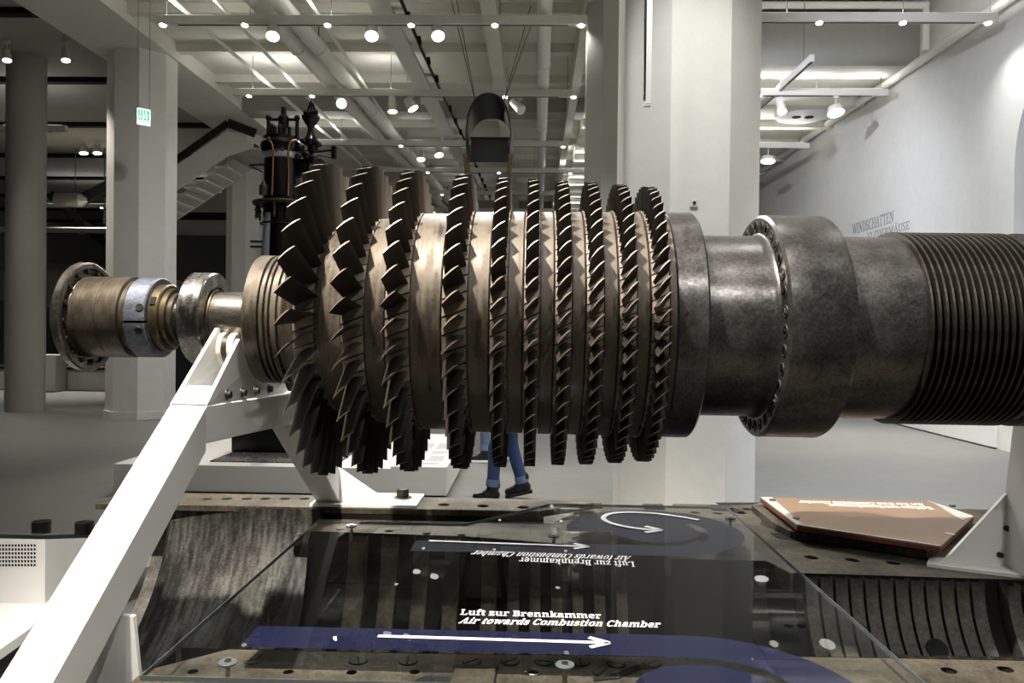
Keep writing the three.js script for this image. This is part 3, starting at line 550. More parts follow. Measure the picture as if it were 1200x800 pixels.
// ------------------------------------------------------------------ white stands under the shaft
const FLANGE = EYE - .85;                                              // top of the lower casing's joint
const RAIL = EYE - .80;                                                // raised strip along its far side
{
  const XL = -1.115, XR = -1.0, C = DEPTH;
  const t = thing('shaft_stand', 'white welded steel stand with sloping box legs under the left shaft end', 'stand', [0, 0, 0]);
  const topD = 2.31, topY = EYE - .231, slope = .685;
  const legPoly = (mir, footY) => {
    const pts = [], dir = V(0, -slope, 1).normalize(), L = Math.hypot(1, slope), drop = .118 * L;     // vertical thickness
    const run = (topY - footY) / slope;
    const o = [[topD, topY], [topD - run, footY], [topD - run + drop / slope, footY], [topD, topY - drop]];
    return o.map(([d, y]) => [mir ? 2 * C - d : d, y]);
  };
  const toShape = (poly) => poly.map(([d, y]) => [d, y]);
  const rounded = (poly) => { const s = new THREE.Shape(poly.map(([d, y]) => new THREE.Vector2(d, y))); const g = new THREE.ExtrudeGeometry(s, { depth: XR - XL - .012, bevelEnabled: true, bevelSize: .006, bevelThickness: .006, bevelOffset: -.006, bevelSegments: 3 }); g.rotateY(Math.PI / 2); g.translate(XL + .006, 0, 0); return uvMetres(g); };
  part('leg', rounded(legPoly(false, FLANGE + .012)), M.white, t);
  const back = .115; part('leg', rounded(legPoly(true, RAIL + .012)).translate(back, 0, 0), M.white, t);
  const tieShape = plan([[XL, topD], [XR, topD], [XR + back, 2 * C - topD + .02], [XL + back, 2 * C - topD + .02]], topY - .118, topY - .001, [], .003); part('tie_beam', tieShape, M.white, t);
  // bearing cheeks with the cap between them
  const cheek = [[topD, topY + .001], [2.575, EYE - .012], [2.595, EYE - .030], [2.605, EYE - .030], [2.625, EYE - .012], [2 * C - topD, topY + .001]];
  const saddle = (h) => [[topD, topY + .001], [2.493, EYE + h], [2.505, EYE + h], [2.508, EYE - .072], [2.692, EYE - .072], [2.695, EYE + h], [2.707, EYE + h], [2 * C - topD, topY + .001]];
  const splay = (g, k) => { const p = g.attributes.position; for (let i = 0; i < p.count; i++) p.setX(i, p.getX(i) + Math.min(.062, Math.max(0, (-p.getZ(i) - topD) * k))); g.computeVertexNormals(); return g; };
  part('cheek_plate', splay(upright(saddle(.008), XL, XL + .012), .335), M.white, t);
  const cr = part('cheek_plate', splay(upright(saddle(-.028), XR - .012, XR), .16), M.white, t);
  part('joint_line', box(XR + .03, XR + .0312, topY + .01, topY + .085, -2.645, -2.642), M.black, cr);
  for (const d of [2.42, 2.51, 2.595, 2.685]) { const p = V(XR + .007 + Math.min(.06, (d - topD) * .16), topY + .024, -d); const b = part('bolt', new THREE.CylinderGeometry(.013, .013, .014, 6).rotateZ(Math.PI / 2).translate(p.x, p.y, p.z), M.darkSteel, cr); part('washer', new THREE.CylinderGeometry(.018, .018, .003, 18).rotateZ(Math.PI / 2).translate(p.x - .006, p.y, p.z), M.steelFine, b); }
  part('weld_seam', bar(V(XL + .004, topY + .0012, -topD), V(XR - .004, topY + .0012, -topD), .004, .003), M.void, t);
  part('cap_plate', [upright([[topD, topY + .001], [topD + .062, topY + .001 + .062 * .872], [topD + .062, topY - .03], [topD, topY - .03]], XL + .012, XR - .012)], M.white, t);
  part('floor_plate', upright([[topD + .062, topY + .02], [2.60, topY + .035], [2.86, topY + .02], [2.86, topY], [topD + .062, topY]], XL + .012, XR - .012), M.white, t);
  for (const [d, n] of [[2.515, 0], [2.685, 1]]) {
    const y = EYE - .062;
    const r = part('roller', rev([[-1.040, .012], [-1.040, .050], [-1.036, .054], [-1.023, .054], [-1.022, .049], [-1.004, .049], [-1.003, .054], [-.990, .054], [-.986, .050], [-.986, .012]], 40).translate(0, y, -d), M.nylon, t, 'cream nylon roller');
    part('band', rev([[-1.0215, .0515], [-1.0045, .0515]], 40).translate(0, y, -d), M.brownShaft, r, 'brown band');
    part('axle', rod(V(-1.052, y, -d), V(-.982, y, -d), .014, 14), M.darkSteel, r);
  }
  // feet with gussets
  const footF = [1.36, 1.9], footB = [3.40, 3.78];
  part('base_plate', box(XL + back - .01, XR + .48, RAIL, RAIL + .012, -3.70, -3.44), M.white, t);
  part('base_plate', box(XL - .1, XR + .02, FLANGE, FLANGE + .012, -1.62, -1.30), M.white, t);
  const gus = (x0, x1, y0, y1, d, th) => { const s = new THREE.Shape([new THREE.Vector2(x0, y0), new THREE.Vector2(x1, y0), new THREE.Vector2(x1, y0 + .01), new THREE.Vector2(x0, y1)]); const g = new THREE.ExtrudeGeometry(s, { depth: th, bevelEnabled: false }); g.translate(0, 0, -d); return uvMetres(g); };
  part('gusset', gus(XR + back - .002, XR + back + .22, RAIL + .012, RAIL + .17, 3.50, .014), M.white, t);
  { const s = new THREE.Shape([new THREE.Vector2(XL + .005, FLANGE - .07), new THREE.Vector2(-.962, FLANGE - .07), new THREE.Vector2(-.984, EYE - .715), new THREE.Vector2(XL + .005, EYE - .70)]); const g = new THREE.ExtrudeGeometry(s, { depth: .014, bevelEnabled: false }); g.translate(0, 0, -1.87); part('gusset', uvMetres(g), M.white, t); }
  const p = onY(472, 583, RAIL + .012);
  const b = part('anchor_bolt', new THREE.CylinderGeometry(.031, .031, .04, 6).translate(p.x, RAIL + .034, p.z), M.darkSteel, t);
  part('washer', new THREE.CylinderGeometry(.042, .042, .006, 24).translate(p.x, RAIL + .015, p.z), M.steelFine, b);
}
{
  const t = thing('shaft_stand', 'white steel stand foot with triangular gusset at the right edge of the view', 'stand', [0, 0, 0]);
  const y = FLANGE + .012, a = onY(1086, 660, y), X0 = a.x + .04, d0 = -a.z;
  // base plate, leg rising to the shaft, gusset
  part('base_plate', plan([[a.x, d0], [a.x + .07, d0 + .11], [a.x + .62, d0 + .11], [a.x + .62, d0 - .25], [a.x + .12, d0 - .06]], FLANGE, y), M.white, t);
  const f = at(1180, 655, d0 - .02), XA = f.x;
  const leg = (x0, x1) => upright([[d0 - .12, y], [d0 + .04, y], [2.78, EYE - .02], [2.58, EYE - .02]], x0, x1);
  part('leg', leg(XA, XA + .13), M.white, t);
  const apex = at(1184, 571, d0 - .02), s = new THREE.Shape([new THREE.Vector2(a.x + .045, y), new THREE.Vector2(XA + .02, y), new THREE.Vector2(XA + .02, apex.y)]);
  const gg = new THREE.ExtrudeGeometry(s, { depth: .014, bevelEnabled: false }); gg.translate(0, 0, -d0 + .0);
  part('gusset', uvMetres(gg), M.white, t);
  for (const [px, py] of [[1191, 571.5], [1180, 619], [1172, 650]]) { const q = at(px, py, d0 - .02); part('bolt', new THREE.CylinderGeometry(.011, .011, .016, 6).rotateX(Math.PI / 2).translate(q.x, q.y, -d0 + .02), M.darkSteel, t); }
  part('tie_beam', box(XA, XA + .13, EYE - .28, EYE - .16, -2.75, -2.45), M.white, t);
  part('leg', upright([[2.62, EYE - .02], [2.42, EYE - .02], [2.02, y], [2.2, y]], XA, XA + .13), M.white, t);
  part('roller', rev([[XA + .01, .02], [XA + .01, .05], [XA + .12, .05], [XA + .12, .02]], 32).translate(0, rotorY - .365, -2.5), M.nylon, t);
}
// ------------------------------------------------------------------ lower half of the casing
const casing = thing('turbine_casing', 'dark brown cast lower casing half of the turbine, with drilled joint flange and intake bell', 'casing', [0, 0, 0]);
const boreStations = [[-.93, 3.2, 2.0], [-.3, 3.17, 2.0], [.50, 3.0, 2.02], [.53, 2.90, 2.03], [.90, 2.90, 2.04], [.94, 2.76, 2.04], [2.6, 2.70, 2.06]];
function stationAt(x) { let i = 0; while (i < boreStations.length - 2 && x > boreStations[i + 1][0]) i++; const [a, b] = [boreStations[i], boreStations[i + 1]], u = Math.min(1, Math.max(0, (x - a[0]) / (b[0] - a[0]))); return [a[1] + (b[1] - a[1]) * u, a[2] + (b[2] - a[2]) * u]; }
// half ring wall below the joint: list of [x, far depth, near depth, drop]
function trough(list, seg = 40, y = FLANGE, outward = false) {
  const pos = [], uv = [], idx = []; let arc = 0;
  list.forEach(([x, b, f, drop], i) => { if (i) arc += Math.hypot(x - list[i - 1][0], (b - list[i - 1][1])); for (let k = 0; k <= seg; k++) { const t = k / seg * Math.PI; pos.push(x, y - drop * Math.sin(t), -((b + f) / 2 + (b - f) / 2 * Math.cos(t))); uv.push(arc, t * (b - f) / 2); } });
  for (let i = 0; i + 1 < list.length; i++) for (let k = 0; k < seg; k++) { const a = i * (seg + 1) + k, b = a + 1, c = a + seg + 1, d = c + 1; idx.push(a, c, b, b, c, d); }
  const g = new THREE.BufferGeometry(); g.setAttribute('position', new THREE.Float32BufferAttribute(pos, 3)); g.setAttribute('uv', new THREE.Float32BufferAttribute(uv, 2)); g.setIndex(idx); g.computeVertexNormals(); return toCreasedNormals(g, R(30));
}
{
  const xr = 2.6;
  // joint flange with openings and holes
  const holes = [], ringed = [];
  const H = (px, py, r) => { const p = onY(px, py, FLANGE); holes.push([p.x, -p.z, r]); return p; };
  for (const [px, py] of [[226, 786.5], [338, 787], [412, 787.5], [486, 787], [625, 787.5]]) H(px, py, .016);
  for (const [px, py] of [[398, 620], [456, 622], [500, 625], [541, 626.5]]) H(px, py, .017);
  for (const [px, py] of [[951, 652.5], [999, 655.5], [1047, 659]]) H(px, py, .026);
  for (const [px, py] of [[876, 596], [869, 600.5], [841, 601], [815, 600]]) H(px, py, .024);
  for (const [px, py] of [[1112, 785.5], [1178, 784]]) H(px, py, .022);
  const inner = []; for (const [x, b, f] of boreStations) inner.push([x, b]); 
  // far and near sides as two plates (the casing is open at both ends)
  const far = [[-.96, 3.42], [-.96, 3.2], ...boreStations.slice(0).map(([x, b]) => [x, b]), [xr, 3.86], [.72, 3.86], [.72, 3.80], [.30, 3.80], [.1, 3.42]];
  const near = [[-.96, 1.86], [-.80, 2.0], ...boreStations.slice(1).map(([x, b, f]) => [x, f]), [xr, 1.2], [-.96, 1.2]];
  const inFar = holes.filter((h) => h[1] > 2.5), inNear = holes.filter((h) => h[1] <= 2.5);
  const fl = part('joint_flange', plan(far, FLANGE - .07, FLANGE, inFar, .003), M.casing, casing);
  const fn = part('joint_flange', plan(near, FLANGE - .07, FLANGE, inNear, .003), M.casing, casing);
  for (const h of inFar) part('bolt_hole', rev([[0, h[2]], [.06, h[2]], [.06, .0005]], 20).rotateZ(-Math.PI / 2).translate(h[0], FLANGE - .003, -h[1]), M.void, fl);
  for (const h of inNear) part('bolt_hole', rev([[0, h[2]], [.06, h[2]], [.06, .0005]], 20).rotateZ(-Math.PI / 2).translate(h[0], FLANGE - .003, -h[1]), M.void, fn);
  const rg = onY(625, 787.5, FLANGE); part('bushing', new THREE.TorusGeometry(.0195, .003, 6, 24).rotateX(Math.PI / 2).translate(rg.x, FLANGE + .001, rg.z), M.steelFine, fn);
  // slotted screw plugs along the near edge
  for (const [px, py] of [[297, 774], [420, 774.5], [478, 775], [553, 775.5], [598, 775], [637, 775.5], [680, 776], [722, 778], [764, 777], [706, 788.5]]) {
    const p = onY(px, py, FLANGE), g = part('screw_plug', new THREE.CylinderGeometry(.0225, .0225, .004, 24).translate(p.x, FLANGE + .001, p.z), M.casing, fn);
    part('slot', box(-.02, .02, 0, .0016, -.002, .002).rotateY(px * .7).translate(p.x, FLANGE + .0025, p.z), M.void, g);
    part('plug_rim', new THREE.TorusGeometry(.0235, .0018, 5, 24).rotateX(Math.PI / 2).translate(p.x, FLANGE + .0005, p.z), M.void, g);
  }
  // clamp pad and dark recesses near the front edge
  { const a = onY(533, 784, FLANGE), b = onY(580, 800, FLANGE);
    part('clamp_pad', plan([[a.x, -a.z], [b.x, -a.z], [b.x, 1.72], [a.x, 1.72]], FLANGE, FLANGE + .014, [], .003), M.casing, fn);
    part('recess', plan([[a.x - .005, -a.z + .022], [b.x + .005, -a.z + .022], [b.x + .005, -a.z], [a.x - .005, -a.z]], FLANGE, FLANGE + .002), M.void, fn);
    const c = onY(497, 795, FLANGE); part('recess', plan([[c.x - .02, -c.z - .01], [c.x, -c.z + .012], [a.x - .008, -c.z + .012], [a.x - .008, -c.z - .06], [c.x - .02, -c.z - .06]], FLANGE, FLANGE + .002), M.void, fn);
    const e = onY(770, 781.5, FLANGE); part('oil_groove', plan([[e.x, -e.z + .01], [e.x - .05, -e.z + .008], [e.x - .12, -e.z - .05], [e.x - .17, -e.z - .07], [e.x - .17, -e.z - .09], [e.x - .11, -e.z - .075], [e.x - .04, -e.z - .012], [e.x, -e.z - .008]], FLANGE, FLANGE + .002), M.void, fn); }
  // raised strip along the far side, with its holes
  const rail = [[-2.0, 3.68], [-2.0, 3.43], [.04, 3.43], [.30, 3.62], [.30, 3.68]], rh = [];
  for (const px of [243, 266, 289, 311, 334, 357]) { const p = onY(px, 584, RAIL); rh.push([p.x, -p.z, .024]); }
  for (const [px, py] of [[520, 591], [566, 592.5], [613, 594]]) { const p = onY(px, py, RAIL); rh.push([p.x, Math.min(3.58, Math.max(3.5, -p.z)), .026]); }
  const rs = part('raised_strip', plan(rail, FLANGE + .02, RAIL, rh, .003), M.casing, casing);
  for (const h of rh) part('bolt_hole', rev([[0, h[2]], [.05, h[2]], [.05, .0005]], 18).rotateZ(-Math.PI / 2).translate(h[0], RAIL - .003, -h[1]), M.void, rs);
  for (const px of [690, 760, 836]) { const p = onY(px, 590, FLANGE); part('lug', box(p.x - .04, p.x + .06, FLANGE, FLANGE + .015, -3.78, -3.72, .003), M.darkSteel, fl); }
  // intake bell
  const bell = []; for (let k = 0; k <= 10; k++) { const u = k / 10, x = -1.66 + .72 * u, s = .10 * Math.pow(1 - u, 2.2); bell.push([x, 3.42 + s * .4, 1.60 - s, .60 + s * .7]); }
  part('intake_bell', trough(bell, 56, FLANGE + .04), M.intake, casing, 'brushed grey intake bell');
  const lip = []; for (let k = 0; k <= 8; k++) { const t = k / 8 * Math.PI; lip.push([-1.66 - .018 * Math.sin(t), 3.46 + .018 * (1 - Math.cos(t)), 1.50 - .018 * (1 - Math.cos(t)), .67 + .018 * (1 - Math.cos(t))]); }
  part('intake_lip', trough(lip, 56, FLANGE + .04), M.steelFine, casing);
  part('intake_ring', trough([[-1.80, 3.62, 1.4, .735], [-1.67, 3.62, 1.4, .735], [-1.67, 3.5, 1.46, .70]], 48, FLANGE + .02), M.casingEdge, casing);
  // wall between intake and bore
  const ws = new THREE.Shape(); ws.absellipse(-2.6, FLANGE - .01, .82, .76, Math.PI, 2 * Math.PI, false); ws.lineTo(-3.42 + 1.64, FLANGE - .01);
  const wall = trough([[-.945, 3.42, 1.6, .62], [-.945, 3.2, 2.0, .6]], 48); part('intake_wall', wall, M.bore, casing); part('strip_face', box(-.96, .06, FLANGE - .06, FLANGE + .02, -3.47, -3.432), M.bore, casing);
  { const p = at(357, 627, 3.24); part('pipe_stub', rev([[p.x - .02, .03], [p.x - .02, .05], [p.x + .04, .05], [p.x + .04, .03], [p.x - .015, .03], [p.x - .015, .001]], 28).translate(0, FLANGE - .06, -3.2), M.darkSteel, casing); }
  // bore and its vane carriers
  const wallList = []; for (let k = 0; k <= 60; k++) { const x = -.93 + (xr + .93) * k / 60, [b, f] = stationAt(x); wallList.push([x, b, f, (b - f) / 2]); }
  part('bore', trough(wallList, 40), M.bore, casing);
  for (const [x, w] of [[-.72, .075], [-.585, .066], [-.452, .06], [-.322, .06], [-.165, .06], [-.064, .045], [.022, .042], [.108, .042], [.19, .042], [.275, .042], [.36, .042]]) {
    const [b, f] = stationAt(x), h = .045; part('vane_carrier', trough([[x - w / 2, b + .004, f - .004, (b - f) / 2], [x - w / 2, b - h, f + h, (b - f) / 2 - h], [x + w / 2, b - h, f + h, (b - f) / 2 - h], [x + w / 2, b + .004, f - .004, (b - f) / 2]], 40, FLANGE - .002), M.carrier, casing);
  }
  for (let k = 0; k < 19; k++) {
    const x = .985 + k * .052, big = k === 7 || k === 8, [b, f] = stationAt(x), h = k > 12 ? .06 : .03, w = .043;
    if (k === 12) continue;
    part('bore_ring', trough([[x, b, f, (b - f) / 2], [x, b - h, f + h, (b - f) / 2 - h], [x + w, b - h, f + h, (b - f) / 2 - h], [x + w, b, f, (b - f) / 2]], 40, FLANGE - .004), M.casingEdge, casing);
  }
  { const x = 1.40, [b, f] = stationAt(x), r = (b - f) / 2 - .029, t = R(42), c = (b + f) / 2; part('drain_hole', new THREE.CylinderGeometry(.036, .036, .01, 24).rotateX(Math.PI / 2 - t).translate(x, FLANGE - r * Math.sin(t), -(c + r * Math.cos(t))), M.void, casing); }
  // outer shell and feet
  const outer = [[-1.8, 3.66, 1.36, .75], [-1.0, 3.66, 1.36, .74], [-.9, 3.5, 1.5, .70], [.6, 3.3, 1.7, .64], [.9, 3.1, 1.8, .55], [xr, 3.1, 1.7, .55]];
  part('outer_shell', trough(outer, 40, FLANGE - .02), M.casingEdge, casing);
  for (const x of [-.7, 2.2]) part('foot', box(x - .15, x + .15, 0, .3, -3.2, -1.9), M.darkSteel, casing);
  // raised plate under the hot gas board
  const q = (px, py) => { const p = onY(px, py, FLANGE + .035); return [p.x, -p.z]; };
  const edge = [q(880, 590), q(928, 622), q(1088, 644), q(1160, 600)];
  part('raised_strip', plan([[edge[0][0], 3.72], q(905, 610), q(926, 621), q(1086, 645), [edge[2][0] + .5, 2.9], [edge[2][0] + .5, 3.72]], FLANGE, FLANGE + .035, [], .004), M.casing, casing);
  const hz = FLANGE + .0365; for (const [px, py] of [[933, 624], [957.5, 627.5], [984, 631], [1011, 634.5], [1038, 639], [1067, 642.5]]) { const p = onY(px, py - 1.5, hz); part('bolt_hole', new THREE.CylinderGeometry(.013, .013, .002, 16).translate(p.x, FLANGE + .0352, p.z), M.void, casing); }
  const sl = (px, py) => { const p = onY(px, py, FLANGE + .002); return [p.x, -p.z]; };
  part('recess', plan([sl(902, 624.5), sl(912, 624), sl(1086, 646), sl(1086, 652), sl(1040, 648), sl(912, 630)], FLANGE, FLANGE + .002), M.void, casing);
  part('recess', plan([sl(894, 606), sl(906, 606), sl(899, 609), sl(897, 612), sl(902, 615.5), sl(930, 618), sl(930, 621), sl(900, 618), sl(891, 613)], FLANGE, FLANGE + .002), M.void, casing);
  part('recess', plan([sl(838, 588.5), sl(890, 588.5), sl(880, 591), sl(850, 591), sl(872, 599), sl(862, 600)], FLANGE, FLANGE + .002), M.void, casing);
}
// ------------------------------------------------------------------ clear cover with its print
const PANE = EYE - .79;
{
  const t = thing('clear_cover', 'clear glass cover over the lower casing, printed with blue spirals and white arrows', 'glass cover', [0, 0, 0]);
  const glass = new THREE.MeshPhysicalMaterial({ color: 0xf3f6f6, transmission: 1, thickness: 0, roughness: .0, ior: 1.13, side: THREE.DoubleSide });
  const edge = new THREE.MeshPhysicalMaterial({ color: 0x7d878a, transmission: .6, thickness: 0, roughness: .2, ior: 1.45 });
  const g = (px, py) => { const p = onY(px, py, PANE); return [p.x, -p.z]; };
  const bl = g(372, 610), bm = g(546, 612.5), br = g(646, 590), rr2 = g(856, 593), fr = g(1076, 800), fl = g(166, 791);
  const X0 = (bl[0] + fl[0]) / 2, dF = fl[1], dB = (bl[1] + bm[1]) / 2, dT = (br[1] + rr2[1]) / 2;
  const XR = (rr2[0] + fr[0]) / 2;
  const outline = [[X0, dF], [XR, dF], [XR, dT], [br[0], dT], [bm[0], dB], [X0, dB]];
  const th = .012;
  // one sheet for the pane and a thin border wall for its cut edges
  const sheet = new THREE.ShapeGeometry(new THREE.Shape(outline.map(([x, d]) => new THREE.Vector2(x, d)))).rotateX(-Math.PI / 2).translate(0, PANE, 0);
  part('pane', uvMetres(sheet), glass, t);
  const rim = []; for (let i = 0; i < outline.length; i++) { const a = outline[i], b = outline[(i + 1) % outline.length]; rim.push(bar(V(a[0], PANE - th / 2 - .0005, -a[1]), V(b[0], PANE - th / 2 - .0005, -b[1]), .002, th)); }
  part('cut_edge', rim, edge, t, 'grey green cut edge');
  for (const [px, py] of [[267, 778], [662, 781], [412, 617], [649, 629], [856, 608]]) {
    const p = onY(px, py, PANE), n = part('standoff', [new THREE.CylinderGeometry(.021, .021, .006, 24).translate(p.x, PANE + .004, p.z), new THREE.TorusGeometry(.021, .0022, 6, 28).rotateX(Math.PI / 2).translate(p.x, PANE + .005, p.z)], edge, t, 'clear standoff');
    part('screw', [new THREE.CylinderGeometry(.008, .008, .006, 12).translate(p.x, PANE + .008, p.z), new THREE.CylinderGeometry(.006, .006, PANE - FLANGE - .004, 8).translate(p.x, (PANE + FLANGE) / 2 - .002, p.z)], M.bright, n);
  }
  // blue print
  const blue = new THREE.MeshPhysicalMaterial({ color: lin(.002, .0036, .025), roughness: .8, transparent: true, opacity: .96, ior: 1.3 });
  const white = std({ color: 0xf4f5f7, roughness: .5 });
  const lay = (shape, y = PANE - .0012, m = blue, name = 'blue_print') => part(name, uvMetres(new THREE.ShapeGeometry(shape, 40).rotateX(-Math.PI / 2).translate(0, y, 0)), m, t);
  const spiral = (cx, cd, r, sign, bandW, xStart) => {
    // band running along the edge into the ring, the ring round, and the inner disc, as one outline with an arc gap
    const clampD = (d) => Math.max(dF + .006, d), L = [];
    const q = (rad, deg) => [cx + rad * Math.cos(R(deg)), clampD(cd + sign * rad * Math.sin(R(deg)))];
    L.push([xStart, clampD(cd - sign * r)]);
    for (let a = -90; a <= 190; a += 6) L.push(q(r, a));
    const ri = r - bandW * 1.28, rg = r - bandW * 1.02;                // inner disc, gap
    for (let a = 190; a <= 396; a += 6) L.push(q(ri - .004, a));
    for (let a = 396; a >= 264; a -= 6) L.push(q(rg, a));
    L.push([cx - .10, clampD(cd - sign * (r - bandW))], [xStart, clampD(cd - sign * (r - bandW))]);
    return new THREE.Shape(L.map(([x, d]) => new THREE.Vector2(x, d)));
  };
  const a0 = g(540, 630), a1 = g(820, 649.5), top = g(737, 597), lft = g(672, 620), rgt = g(868, 630), bot = g(775, 650.5);
  const r2 = (top[1] - bot[1]) / 2, c2 = [(lft[0] + rgt[0]) / 2, (top[1] + bot[1]) / 2], bw = .135;
  lay(spiral(c2[0], c2[1], r2, 1, bw, X0 + .45));
  const ft = g(700, 741.5)[1], cF = [.405, ft - r2];
  lay(spiral(cF[0], cF[1], r2, -1, bw, X0 + .16));
  // arrows
  const arrow = (p, q, w, head) => {
    const y = PANE + .0024, A = V(p[0], y, -p[1]), B = V(q[0], y, -q[1]), dir = B.clone().sub(A).normalize(), nrm = V(-dir.z, 0, dir.x);
    const back = B.clone().sub(dir.clone().multiplyScalar(head));
    part('white_arrow', [bar(A, B, w, .0012), bar(back.clone().add(nrm.clone().multiplyScalar(head * .62)), B, w, .0012), bar(back.clone().add(nrm.clone().multiplyScalar(-head * .62)), B, w, .0012)], white, t);
  };
  arrow(g(443, 746), g(714, 754), .014, .05);
  arrow(g(503, 634), g(690, 641), .015, .055);
  { // curled arrow in the far spiral
    const pts = [[819, 609.5], [795, 605.5], [768, 602], [738, 600.5], [716, 602], [707, 607], [714, 612.5], [734, 617.5], [756, 620.5], [774, 621.5]].map(([x, y]) => { const p = g(x, y); return V(p[0], PANE + .0024, -p[1]); });
    const curve = new THREE.CatmullRomCurve3(pts), n = 48, s = [], bars = [];
    for (let k = 0; k < n; k++) bars.push(bar(curve.getPoint(k / n), curve.getPoint((k + 1.15) / n > 1 ? 1 : (k + 1.15) / n), .022, .0012));
    const B = pts[9], dir = curve.getTangent(1), nrm = V(-dir.z, 0, dir.x), back = B.clone().sub(dir.clone().multiplyScalar(.06));
    bars.push(bar(back.clone().add(nrm.clone().multiplyScalar(.05)), B.clone().add(dir.clone().multiplyScalar(.005)), .02, .0012), bar(back.clone().add(nrm.clone().multiplyScalar(-.05)), B.clone().add(dir.clone().multiplyScalar(.005)), .02, .0012));
    part('white_arrow', bars, white, t);
  }
  // words, once for each side
  const words = (text, font, a, b, size, italic) => {
    const p = onY(a[0], a[1], PANE), q = onY(b[0], b[1], PANE), L = p.distanceTo(q), w = lettering(text, font, size, .0008, L, italic);
    w.rotateX(-Math.PI / 2); w.rotateY(Math.atan2(-(q.z - p.z), q.x - p.x)); w.translate(p.x, PANE + .0012, p.z); part('lettering', w, white, t, 'white words');
  };
  words('Luft zur Brennkammer', 'serif_bold', [539, 720.5], [705, 725], .041, 0);
  words('Air towards Combustion Chamber', 'serif_bold', [537, 730.5], [773, 735.5], .041, .28);
  words('Luft zur Brennkammer', 'serif_bold', [743, 658.5], [609, 653.5], .060, 0);
  words('Air towards Combustion Chamber', 'serif_bold', [740, 652], [557, 645.5], .060, .28);
}
// ------------------------------------------------------------------ copper coloured board
{
  const Y = EYE - .775, t = thing('hot_gas_board', 'copper coloured five-sided board with white upside-down lettering lying on the casing', 'sign board', [0, 0, 0]);
  const g = (px, py) => { const p = onY(px, py, Y); return [p.x, -p.z]; };
  const A = g(891, 582.5), B = g(1087, 587), C = g(1141, 605), D = g(1102, 640), E = g(934, 615);
  const copper = std({ color: lin(.26, .17, .11), roughness: .4, metalness: .2 }), under = std({ color: lin(.13, .035, .02), roughness: .4 });
  const outline = [A, E, D, C, B];
  part('board', plan(outline.slice().reverse(), Y - .006, Y), copper, t);
  part('backing', plan(outline.slice().reverse(), Y - .022, Y - .006), under, t, 'dark red backing edge');
  const lerp = (p, q, u) => [p[0] + (q[0] - p[0]) * u, p[1] + (q[1] - p[1]) * u];
  const clear = std({ color: 0xb9b6ae, roughness: .25 });
  part('edge_strip', plan([E, lerp(E, D, .055), lerp(A, B, .07), A], Y, Y + .002), clear, t, 'pale edge strip');
  part('edge_strip', plan([C, B, lerp(B, A, .005), [C[0] - .14, C[1] - .1], lerp(C, D, .14)].slice(0, 2).concat([g(1091, 587.5), g(1128, 610)]), Y, Y + .002), clear, t, 'pale edge strip');
  part('edge_strip', plan([E, D, [D[0], D[1] + .014], [E[0], E[1] + .016]], Y, Y + .002), clear, t, 'pale edge strip');
  for (const [px, py] of [[905, 587], [933, 608], [1116, 593.5]]) { const p = onY(px, py, Y); part('screw', new THREE.CylinderGeometry(.014, .014, .008, 14).translate(p.x, Y + .005, p.z), M.bright, t); }
  const white = std({ color: 0xf6f2ea, roughness: .5 });
  for (const [text, a, b, size, it] of [['Hei\u00dfgas von Brennkammer', [1090, 594], [969, 590.5], .05, 0], ['Hot Gas from Combustion Chamber', [1081, 590], [936, 586.8], .05, .28]]) {
    const p = onY(a[0], a[1], Y), q = onY(b[0], b[1], Y), w = lettering(text, 'serif_bold', size, .001, p.distanceTo(q), it);
    w.rotateX(-Math.PI / 2); w.rotateY(Math.atan2(-(q.z - p.z), q.x - p.x)); w.translate(p.x, Y + .0005, p.z); part('lettering', w, white, t, 'white words');
  }
  const p = g(1110, 625), q = g(1120, 627); part('white_mark', plan([p, q, [q[0], q[1] + .02], [p[0], p[1] + .02]], Y, Y + .0015), white, t);
}
